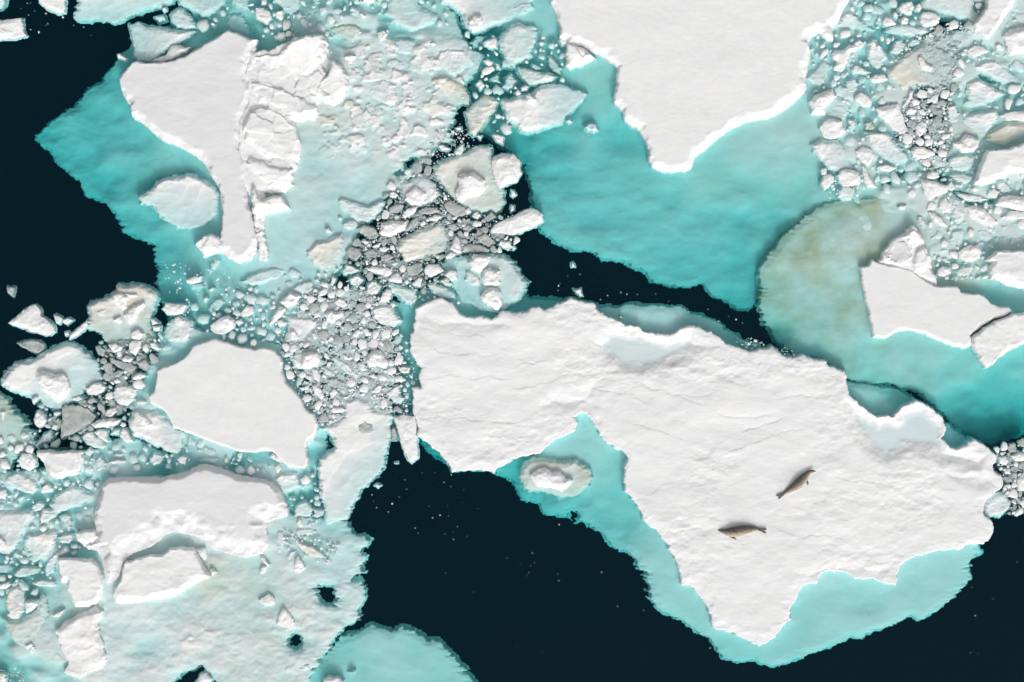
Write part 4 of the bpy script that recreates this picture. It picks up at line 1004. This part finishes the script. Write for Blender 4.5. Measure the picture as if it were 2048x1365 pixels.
for i, sp in enumerate(SHEETS):
    V, F, A = grid_sheet(far(sp['shelf']), 2.0, shelf_z(sp['depth'], 900 + i * 9), 4, -0.4, 8, 34, ripple=8, seed=900 + i * 9,
                         taint=lambda X, Y: idw(sp['stain'], X, Y) * (0.85 + 0.6 * fbm(X / 50, Y / 22, 4, 931)))
    o = place(sp['name'], V, F, A, MAT['shelf'])
    tag(o, sp['label'], sp['cat'])
for i, (nm, lb, p, top) in enumerate(SNOW_FLOES):
    V, F, A = grid_sheet(far(pts(p)), 1.8, slab_profile(top, 1000 + i, 1, (8, 8, 14, 12, 15, 12, 13)[i], floe_relief(.07, 1100 + i, 40, 26), 2.0), 6, top, 3.2, 10, grad=True, seed=1200 + i)
    tag(place(nm, V, F, A, MAT['snow']), lb, "ice floe")

# ------------------------------------------------------------------ traced chunks
def chunk_profile(kind, d, seed, area):
    rng = random.Random(seed)
    r = math.sqrt(area / 3.14)
    tx, ty = rng.uniform(-.0022, .0022), rng.uniform(-.0012, .003)
    if kind == 'S':
        top, w, rg = min(.23, .07 + r * .0065), min(13, max(3.5, r * .4)), .05
    elif kind == 'W':
        top, w, rg = min(.10, .03 + r * .003), min(11, max(3.5, r * .4)), .035
    elif kind == 'G':
        top, w, rg = .035, min(8, max(2.5, r * .3)), .03
    else:
        top, w, rg = -d / 100.0, min(12, max(4, r * .3)), .035
    sub = kind in 'PY' and d > 0
    def f(X, Y, sd, gx, gy):
        t = smooth(sd / w)
        rel = rg * (fbm(X / max(6, r * .5), Y / max(6, r * .4), 4, seed + 1, .55) + (.55 if kind in 'SW' else .18) * facets(X + 3 * fbm(X / 12, Y / 12, 3, seed + 3), Y + 3 * fbm(X / 12, Y / 12, 3, seed + 4), max(10, min(26, r * .75)), seed % 97))
        tilt = (X - X.mean()) * tx - (Y - Y.mean()) * ty
        if sub or kind in 'PY':
            amp = .9 if d <= 4 else .7
            z = top - 0.09 * (1 - t) ** 1.5 + amp * rel * t + np.clip(tilt, -.08, .08) * t
            z = z + (.045 if r < 60 else .03) * ridged(X / max(16, r * .45) + Y / 60, Y / max(11, r * .35), 3, seed + 7) * t - .015
        else:
            z = top * (.45 + .55 * t) + rel * t + np.clip(tilt, -.12, .12) * t
        z = np.where(sd > 0.5, z, z + (sd - 0.5) * (.2 if kind in 'PY' else .3))
        return np.maximum(z, -.32 if kind not in 'PY' else -.42 - max(d, 0) / 100)
    cut = 3.2 if kind not in 'PY' else 4.5
    return f, cut, (top if kind in 'SW' else 0)

traced = []
ox = oy = 0; s = 1
for line in CH.strip().split("\n"):
    if line[0] == 'T':
        _, a, b, c = line.split(); ox, oy, s = float(a), float(b), float(c); continue
    k, lb, co = line.split(";")
    child = k[0] == '+'
    if child: k = k[1:]
    d = float(k[1:]) if len(k) > 1 else 0.0
    P = [(ox + x / s, oy + y / s) for x, y in pts(co)]
    a = abs(sum(P[i][0] * P[(i + 1) % len(P)][1] - P[(i + 1) % len(P)][0] * P[i][1] for i in range(len(P)))) / 2
    rec = dict(kind=k[0], d=d, label=lb, poly=P, area=a, kids=[], c=np.mean(P, 0))
    if child: traced[-1]['kids'].append(rec)
    else: traced.append(rec)

def chunk_mesh(rec, seed, lift=0.0):
    f, cut, zr = chunk_profile(rec['kind'], rec['d'], seed, rec['area'])
    g = (lambda X, Y, sd, gx, gy: f(X, Y, sd, gx, gy) + lift)
    r = math.sqrt(rec['area'])
    warp = min(5.5, 1.0 + r * .055)
    st = .17 + .09 * (seed % 3) if rec['kind'] == 'Y' else 0.0
    taint = (lambda X, Y: st * (0.8 + 0.9 * fbm(X / 22, Y / 16, 4, seed + 9))) if st else (lambda X, Y: .10 * np.maximum(0, fbm(X / 30, Y / 30, 3, seed + 9)))
    cell = 1.3 if r < 60 else 1.7
    return grid_sheet(rec['poly'], cell, g, cut, zr, warp, max(6, min(14, r * .22)), ripple=(4 if rec['kind'] in 'PY' else 0), seed=seed, taint=taint)

KM = {'S': 'S', 'W': 'W', 'P': 'P', 'G': 'G', 'Y': 'P'}
LAND = [("vase-shaped snow floe", 370, 230), ("vase floe's neck", 470, 430), ("pale rubble field", 790, 210), ("large top floe", 1400, 120),
        ("turquoise ledge", 1300, 460), ("seal floe", 1400, 860), ("seal floe's left half", 940, 770), ("five-sided floe", 465, 800),
        ("ridged floe", 380, 1030), ("four-sided snow slab", 320, 1150), ("angular floe", 1830, 610), ("cream-yellow slab", 845, 487),
        ("olive-grey slab", 1850, 120), ("round dirty ice block", 243, 630), ("squarish snow block", 118, 930), ("sheet with a snow hump", 100, 760),
        ("round block amid grey brash", 617, 722), ("speckled slab", 1090, 215), ("dark brash strip", 1870, 240), ("slanted narrow floe", 1990, 20),
        ("bright knobbly floe", 2010, 320), ("long stained ice block", 45, 1230), ("larger round hole", 655, 1190), ("grey triangular slab", 152, 840),
        ("white oval pan", 1035, 445), ("bright round block", 1012, 340), ("tall ice shard", 812, 880), ("broad wet sheet", 710, 950)]
SHADE = {'S': "bright white", 'W': "whitish", 'P': "pale sunken", 'G': "grey glassy", 'Y': "tan-stained"}
ORD = "first second third fourth fifth sixth seventh eighth ninth tenth eleventh twelfth thirteenth fourteenth fifteenth".split()
def describe(rec):
    P = np.array(rec['poly']); C = P - P.mean(0)
    w, v = np.linalg.eigh(C.T @ C); asp = math.sqrt(max(w[1], 1e-6) / max(w[0], 1e-6))
    r = math.sqrt(rec['area'])
    size = "tiny" if r < 11 else "small" if r < 18 else "medium" if r < 30 else "large"
    shape = "ice sliver" if asp > 2.3 else "oblong ice" if asp > 1.55 else "ice lump" if len(P) > 6 else "angular ice"
    x, y = rec['c']
    n, lx, ly = min(LAND, key=lambda l: (l[1] - x) ** 2 + (l[2] - y) ** 2)
    dx, dy = x - lx, y - ly
    dr = ("right of" if dx > 0 else "left of") if abs(dx) > abs(dy) else ("below" if dy > 0 else "above")
    return f"{size} {SHADE[rec['kind']]} {shape} {dr} the {n}"
auto = {}
for rec in traced:
    if not rec['label']:
        auto.setdefault(describe(rec), []).append(rec)
for lb, recs in auto.items():
    if len(recs) == 1: recs[0]['label'] = lb
    else:
        recs.sort(key=lambda r: r['c'][1]); hint = "" 
        for i, r in enumerate(recs):
            r['label'] = lb + (", uppermost" if i == 0 else ", lowest" if i == len(recs) - 1 else ", middle one" if len(recs) == 3 else f", {ORD[i]} from the top") + ""

for r_ in traced:
    if len(r_['label'].split()) > 16: print("LONG", r_['label'])
for i, rec in enumerate(traced):
    seed = 2000 + i * 13
    V, F, A = chunk_mesh(rec, seed)
    x, y = to_world(rec['c'][0], rec['c'][1], 0)
    base = (x, y, 0.0)
    if rec['kids']:
        root = empty("ice_chunk", base)
        tag(root, rec['label'], "ice chunk", "separate pieces of broken ice among the floes")
        place("ice_base", V, F, A, MAT[KM[rec['kind']]], root, base)
        for j, kd in enumerate(rec['kids']):
            V, F, A = chunk_mesh(kd, seed + 5 + j, .05 if kd['kind'] in 'SW' else .0)
            place("snow_lump", V, F, A, MAT[KM[kd['kind']]], root, base)
    else:
        o = place("ice_chunk", V, F, A, MAT[KM[rec['kind']]], None, base)
        tag(o, rec['label'], "ice chunk", "separate pieces of broken ice among the floes")

# ------------------------------------------------------------------ loose brash
OCC_S = 2
occ = np.zeros((1440 // OCC_S, 2120 // OCC_S), bool)
GX, GY = np.meshgrid((np.arange(occ.shape[1]) + .5) * OCC_S - 36, (np.arange(occ.shape[0]) + .5) * OCC_S - 36)
def occ_add(poly, grow):
    P = np.array(poly); lo = P.min(0) - 8; hi = P.max(0) + 8
    x0, y0 = np.maximum(((lo + 36) / OCC_S).astype(int), 0); x1, y1 = ((hi + 36) / OCC_S).astype(int)
    sl = (slice(y0, max(y1, y0)), slice(x0, max(x1, x0)))
    if GX[sl].size: occ[sl] |= sdf(poly, GX[sl], GY[sl]) > -grow
for sp in FLOES.values():
    occ_add(sp['cap'], 2)
    for b in sp['blocks']: occ_add(pts(b), 2)
for f in SNOW_FLOES: occ_add(pts(f[2]), 2)
for rec in traced: occ_add(rec['poly'], 0.5)

rng = np.random.RandomState(11)
loose = []
for bi, (bp_, n, rmin, rmax, mix, words) in enumerate(BRASH):
    if 'P' in mix and 'W' in mix and 'grey' not in words: n = int(n * .6)
    if 'dark water' in words: n = int(n * .16)
    elif 'grey' in words or 'brash' in words and 'P' not in mix: rmin, n = 1.9, int(n * .62)
    elif 'P' in mix and rmax >= 7: rmin, n = 3.6, int(n * .42)
    P = np.array(pts(bp_)); lo, hi = P.min(0), P.max(0)
    radii = np.sort(rmin + (rmax + (3 if rmax >= 7 else 0) - rmin) * rng.rand(n) ** 2.5)[::-1]
    for r in radii:
        for _try in range(14):
            x, y = lo + rng.rand(2) * (hi - lo)
            x = min(max(x, -20), 2068); y = min(max(y, -20), 1385)
            ix, iy = int((x + 36) / OCC_S), int((y + 36) / OCC_S)
            q = max(0, int(r * .8 / OCC_S))
            if occ[max(iy - q, 0):iy + q + 1, max(ix - q, 0):ix + q + 1].any(): continue
            if sdf(pts(bp_), np.array([[x]]), np.array([[y]]))[0, 0] < -2: continue
            k = mix[rng.randint(len(mix))]
            if k == 'W' and 'P' in mix and 'grey' not in words and rng.rand() < .5: k = 'P'
            if rng.rand() < .12 and r > 4 and k == 'G': k = 'W'
            m_ = max(0, int(round(r * .75 / OCC_S)))
            occ[max(iy - m_, 0):iy + m_ + 1, max(ix - m_, 0):ix + m_ + 1] = True
            loose.append((r, x, y, k, words)); break
loose.sort(key=lambda t: -t[0])

def pebble(r, rg, k):
    n = rg.randint(9, 15) if r > 9 else rg.randint(7, 12) if r > 3 else rg.randint(5, 8)
    ang = np.sort(rg.rand(n) * .6 + np.arange(n)) / n * 2 * np.pi
    asp = rg.uniform(.55, 1.0); th = rg.rand() * np.pi
    rad = r * rg.uniform(.72, 1.18, n)
    a = np.stack([np.cos(ang) * rad, np.sin(ang) * rad * asp], 1)
    R = np.array([[np.cos(th), -np.sin(th)], [np.sin(th), np.cos(th)]]); a = a @ R.T
    c = rg.uniform(-.2, .2, 2) * r
    rw = r * M
    h = {'W': rw * rg.uniform(.08, .24), 'S': rw * .3, 'G': rw * .06, 'P': -rg.uniform(.01, .11)}[k]
    if r < 2.2 and k != 'P': h = .02
    lev = [(1.06, -rw * .3 - .04 + min(0, h)), (1.0, -.006 if h > 0 else h - .03), (.84, h * .6 if h > 0 else h - .008), (.5, h)]
    V = []
    if k == 'P': lev = [(1.16, h - .20), (1.0, h - .085), (.78, h - .025), (.42, h)]
    for sc_, z in lev:
        zz = z + (rg.uniform(-.12, .12, n) * min(rw, .12) * .6 if sc_ < 1 else 0)
        p = (a - c * 0) * sc_ + c * (1 - sc_)
        V.append(np.column_stack([p[:, 0] * M, -p[:, 1] * M, np.full(n, 0.) + zz]))
    V.append(np.array([[c[0] * M, -c[1] * M, h * 1.02]]))
    V = np.concatenate(V)
    F = []
    for l in range(3):
        for i in range(n):
            j = (i + 1) % n
            F.append((l * n + i, (l + 1) * n + i, (l + 1) * n + j)); F.append((l * n + i, (l + 1) * n + j, l * n + j))
    for i in range(n):
        F.append((3 * n + i, 4 * n, 3 * n + (i + 1) % n))
    return V, np.array(F)

# thin grey slush that fills the gaps between the pieces
SLUSH = [("560 690 600 600 650 562 740 580 790 620 800 700 800 760 790 800 780 850 700 850 640 860 610 790 575 740", -.14, 'slush', "thin grey slush between broken ice left of the seal floe"),
         ("770 395 860 315 900 385 930 425 990 435 1030 440 1022 490 960 495 900 530 872 590 760 572 700 520 710 490 750 460", .04, 'G', "thin dark slush in the central brash"),
         ("200 690 300 655 325 690 285 740 265 800 235 850 150 880 90 860 80 835 120 810 200 770", .06, 'G', "thin dark slush left of the five-sided floe"),
         ("1780 118 1850 60 1940 40 1930 100 1900 200 1900 340 1860 340 1790 280 1800 210 1830 180", .02, 'slush', "thin slush in the dark brash strip at upper right"),
         ("1985 905 2060 890 2060 1030 2000 1030 1985 1010 2008 975", .0, 'G', "thin slush right of the seal floe")]
for i, (p, cov, mk, lb) in enumerate(SLUSH):
    def slz(X, Y, sd, gx, gy, i=i, cov=cov):
        n = fbm(X / 15, Y / 11, 5, 3000 + i * 7, .7) - cov * 1.0 - .55 * (1 - smooth(sd / 16))
        z = -.05 + .035 * fbm(X / 6, Y / 6, 3, 3050 + i, .6)
        return np.where(n > -.12, z, np.maximum(z + (n + .12) * 5, -1.5))
    V, F, A = grid_sheet(pts(p), 1.6, slz, 6, 0, 8, 18, seed=3100 + i)
    tag(place("slush_ice", V, F, A, MAT[mk]), lb, kind="stuff")

rg = np.random.RandomState(5)
room = max(0, 296 - len(traced))
print("traced", len(traced), "loose", len(loose), "individual loose", room)
parts_V = []; parts_F = []; parts_m = []; off = 0
MATI = {'W': 0, 'P': 1, 'G': 2, 'S': 0}
cnt = {}
for i, (r, x, y, k, words) in enumerate(loose):
    V, F = pebble(r, rg, k)
    wx, wy = to_world(x, y, 0)
    if i < room and r > 5:
        o = link("ice_chunk", new_mesh("ice_chunk", V, F, MAT[k], True), None, (wx, wy, 0))
        tag(o, f"small {SHADE[k]} ice bit, one of many alike in the {words}", "ice chunk", f"small {SHADE[k]} ice bits in the {words}")
        continue
    parts_V.append(V + np.array([wx, wy, 0])); parts_F.append(F + off); parts_m.append(np.full(len(F), MATI[k])); off += len(V)
me = new_mesh("brash_ice", np.concatenate(parts_V), np.concatenate(parts_F), MAT['W'], True)
me.materials.append(MAT['P']); me.materials.append(MAT['G'])
me.polygons.foreach_set("material_index", np.concatenate(parts_m).astype(np.int32)); me.update()
tag(link("brash_ice", me), "countless tiny bits of brash ice floating between the floes", kind="stuff")
# ------------------------------------------------------------------ seals
def seal_material():
    m, nt, out = mat_new("seal_fur")
    L = nt.links.new
    b = nt.nodes.new("ShaderNodeBsdfPrincipled"); b.inputs["Roughness"].default_value = 0.55
    b.inputs["Specular IOR Level"].default_value = 0.3
    at = nt.nodes.new("ShaderNodeAttribute"); at.attribute_name = "belly"
    g = nt.nodes.new("ShaderNodeNewGeometry")
    n = nt.nodes.new("ShaderNodeTexNoise"); n.inputs["Scale"].default_value = 15; n.inputs["Detail"].default_value = 4
    L(g.outputs["Position"], n.inputs[0])
    mix = nt.nodes.new("ShaderNodeMath"); mix.operation = 'MULTIPLY_ADD'; mix.inputs[1].default_value = 1.1
    L(n.outputs[0], mix.inputs[0]); L(at.outputs["Fac"], mix.inputs[2])
    r = nt.nodes.new("ShaderNodeValToRGB")
    cr = r.color_ramp
    cr.elements[0].position = 0.18; cr.elements[0].color = (0.09, 0.085, 0.075, 1)
    cr.elements[1].position = 1.0; cr.elements[1].color = (0.48, 0.42, 0.33, 1)
    e = cr.elements.new(0.5); e.color = (0.18, 0.155, 0.13, 1)
    e = cr.elements.new(0.78); e.color = (0.33, 0.27, 0.21, 1)
    L(mix.outputs[0], r.inputs[0]); L(r.outputs[0], b.inputs["Base Color"])
    L(b.outputs[0], out.inputs["Surface"])
    return m
FUR = seal_material()
dk, dnt, dout = mat_new("seal_dark")
dp = dnt.nodes.new("ShaderNodeBsdfPrincipled"); dp.inputs["Base Color"].default_value = (0.02, 0.018, 0.016, 1); dp.inputs["Roughness"].default_value = 0.2
dnt.links.new(dp.outputs[0], dout.inputs[0])

Vs = floe_objects['seal'][2]
def ground(x, y):
    i = np.argmin((Vs[:, 0] - x) ** 2 + (Vs[:, 1] - y) ** 2)
    return float(Vs[i, 2])

def catmull(P, n):
    P = np.array(P, float); P = np.vstack([2 * P[0] - P[1], P, 2 * P[-1] - P[-2]])
    out = []
    for i in range(1, len(P) - 2):
        for t in np.linspace(0, 1, n, endpoint=False):
            a, b, c, d = P[i - 1], P[i], P[i + 1], P[i + 2]
            out.append(.5 * ((2 * b) + (c - a) * t + (2 * a - 5 * b + 4 * c - d) * t * t + (3 * b - a - 3 * c + d) * t ** 3))
    out.append(P[-2]); return np.array(out)

def tube(path, flat, nr=20):
    """path rows: x, y, z, half width, half height; closed at both ends; returns verts, faces"""
    V = []; F = []
    n = len(path)
    for i, (x, y, z, a, h) in enumerate(path):
        t = path[min(i + 1, n - 1)][:2] - path[max(i - 1, 0)][:2]
        t = t / (np.linalg.norm(t) + 1e-9); s_ = np.array([-t[1], t[0]])
        for k in range(nr):
            an = 2 * math.pi * k / nr
            c, s2 = math.cos(an), math.sin(an)
            if flat and s2 < 0: s2 *= .8
            V.append((x + s_[0] * a * c, y + s_[1] * a * c, z + h * s2))
    for i in range(n - 1):
        for k in range(nr):
            F.append((i * nr + k, i * nr + (k + 1) % nr, (i + 1) * nr + (k + 1) % nr, (i + 1) * nr + k))
    F.append(tuple(range(nr))[::-1]); F.append(tuple((n - 1) * nr + k for k in range(nr)))
    return V, F

def make_seal(label, ox, oy, s, spine, tail, fore, belly_side, head_lift, eyes):
    P = [(ox + a / s, oy + b / s, w / s) for a, b, w in spine]
    W = []
    for px, py, w in P:
        x, y = to_world(px, py, .5)
        W.append((x, y, w * M))
    cx, cy = W[len(W) // 2][0], W[len(W) // 2][1]
    gz = np.mean([ground(x, y) for x, y, w in W])
    rows = []
    for i, (x, y, w) in enumerate(W):
        h = w * .66
        lift = head_lift * max(0, 1 - i / 3.6) ** 1.3
        rows.append((x - cx, y - cy, h * .78 + lift, w, h))
    path = catmull(rows, 5)
    V, F = tube(path, True)
    V = list(V); F = list(F)
    def add(pl):
        q = catmull(pl, 4); v, f = tube(q, False, 12); o = len(V)
        V.extend(v); F.extend([tuple(i + o for i in t) for t in f])
    def pt(a, b, z, w, h):
        x, y = to_world(ox + a / s, oy + b / s, .5); return (x - cx, y - cy, z, w / s * M, h)
    for fl in tail + fore:
        add([pt(*q) for q in fl])
    Va = np.array(V)
    root = empty("seal", (cx, cy, gz - .015))
    tag(root, label, "seal", "seals lying on the large floe")
    me = bpy.data.meshes.new("body")
    me.from_pydata([tuple(v) for v in V], [], F); me.update()
    ob = bpy.data.objects.new("tmp", me); COL.objects.link(ob)
    md = ob.modifiers.new("union", 'REMESH'); md.mode = 'VOXEL'; md.voxel_size = .017
    sm = ob.modifiers.new("smooth", 'SMOOTH'); sm.factor = .5; sm.iterations = 3
    bpy.context.view_layer.update()
    dg = bpy.context.evaluated_depsgraph_get()
    me2 = bpy.data.meshes.new_from_object(ob.evaluated_get(dg))
    me2.name = "body"
    bpy.data.objects.remove(ob)
    n = len(me2.vertices)
    co = np.zeros(n * 3, np.float32); me2.vertices.foreach_get("co", co); co = co.reshape(-1, 3)
    cen = path[:, :2]; wid = path[:, 3]
    d2 = ((co[:, None, :2] - cen[None]) ** 2).sum(2); j = d2.argmin(1)
    tang = np.gradient(cen, axis=0); tang /= np.linalg.norm(tang, axis=1, keepdims=True) + 1e-9
    side = np.stack([-tang[:, 1], tang[:, 0]], 1) * belly_side
    off = ((co[:, :2] - cen[j]) * side[j]).sum(1) / np.maximum(wid[j], .03)
    bel = np.clip(.0 + .50 * off, -.2, .85)
    fl_out = np.sqrt(d2.min(1)) > wid[j] * 1.04 + .006
    endt = (j > len(path) - 7) | (j < 5)
    bel = np.where(fl_out | endt, -.15, bel)
    a = me2.attributes.new("belly", 'FLOAT', 'POINT'); a.data.foreach_set("value", bel.astype(np.float32))
    me2.materials.clear(); me2.materials.append(FUR)
    me2.polygons.foreach_set("use_smooth", np.ones(len(me2.polygons), bool))
    o = bpy.data.objects.new("body", me2); COL.objects.link(o); o.parent = root
    for nm, a_, b_, z_, r_ in eyes:
        v = []; f = []
        x, y, _, _, _ = pt(a_, b_, 0, 0, 0)
        for i in range(7):
            for k in range(10):
                th = math.pi * i / 6; ph = 2 * math.pi * k / 10
                v.append((x + r_ * math.sin(th) * math.cos(ph), y + r_ * math.sin(th) * math.sin(ph), z_ + r_ * math.cos(th)))
        for i in range(6):
            for k in range(10):
                f.append((i * 10 + k, (i + 1) * 10 + k, (i + 1) * 10 + (k + 1) % 10, i * 10 + (k + 1) % 10))
        e = bpy.data.objects.new(nm, new_mesh(nm, v, f, dk)); COL.objects.link(e); e.parent = root
    return root

make_seal("grey-brown seal with a tan belly, lying flat with its head pointing left", 1420, 1020, 14.63,
    [(248,616,14),(285,622,32),(350,636,58),(430,655,84),(530,668,112),(640,668,134),(760,655,148),(900,630,150),(1050,603,136),(1200,586,108),(1340,580,74),(1440,590,46),(1510,604,40)],
    tail=[[(1480,600,.10,34,.035),(1560,588,.07,30,.022),(1640,582,.05,34,.015),(1682,590,.04,20,.01)],
          [(1480,608,.09,34,.035),(1560,650,.06,30,.022),(1630,682,.04,34,.015),(1672,694,.03,20,.01)]],
    fore=[[(590,770,.08,36,.04),(650,808,.05,38,.028),(720,845,.03,34,.02),(790,880,.025,18,.015),(815,888,.02,8,.01)],
          [(640,640,.40,30,.03),(700,672,.395,30,.024),(765,712,.36,14,.016)]],
    belly_side=-1, head_lift=0.0, eyes=[("eye", 345, 612, .135, .014), ("eye", 352, 660, .125, .014), ("nose", 252, 616, .035, .016)])
make_seal("grey-brown seal lying slantwise with its raised head pointing to the upper right", 1530, 920, 15.17,
    [(1540,358,16),(1500,352,36),(1440,362,52),(1360,405,74),(1285,472,98),(1215,550,122),(1140,630,138),(1050,725,150),(950,812,134),(830,895,106),(710,968,74),(610,1035,44),(560,1070,44)],
    tail=[[(590,1050,.09,36,.035),(500,1076,.06,34,.022),(420,1098,.045,36,.016),(365,1106,.035,22,.01)],
          [(590,1060,.08,36,.035),(520,1120,.06,32,.022),(470,1170,.04,34,.016),(430,1215,.03,20,.01)]],
    fore=[[(1230,640,.10,40,.04),(1300,690,.06,44,.03),(1325,740,.035,34,.02),(1330,795,.025,12,.012)]],
    belly_side=1, head_lift=.22, eyes=[("eye", 1440, 340, .37, .014), ("eye", 1455, 388, .36, .014), ("nose", 1536, 358, .31, .016)])
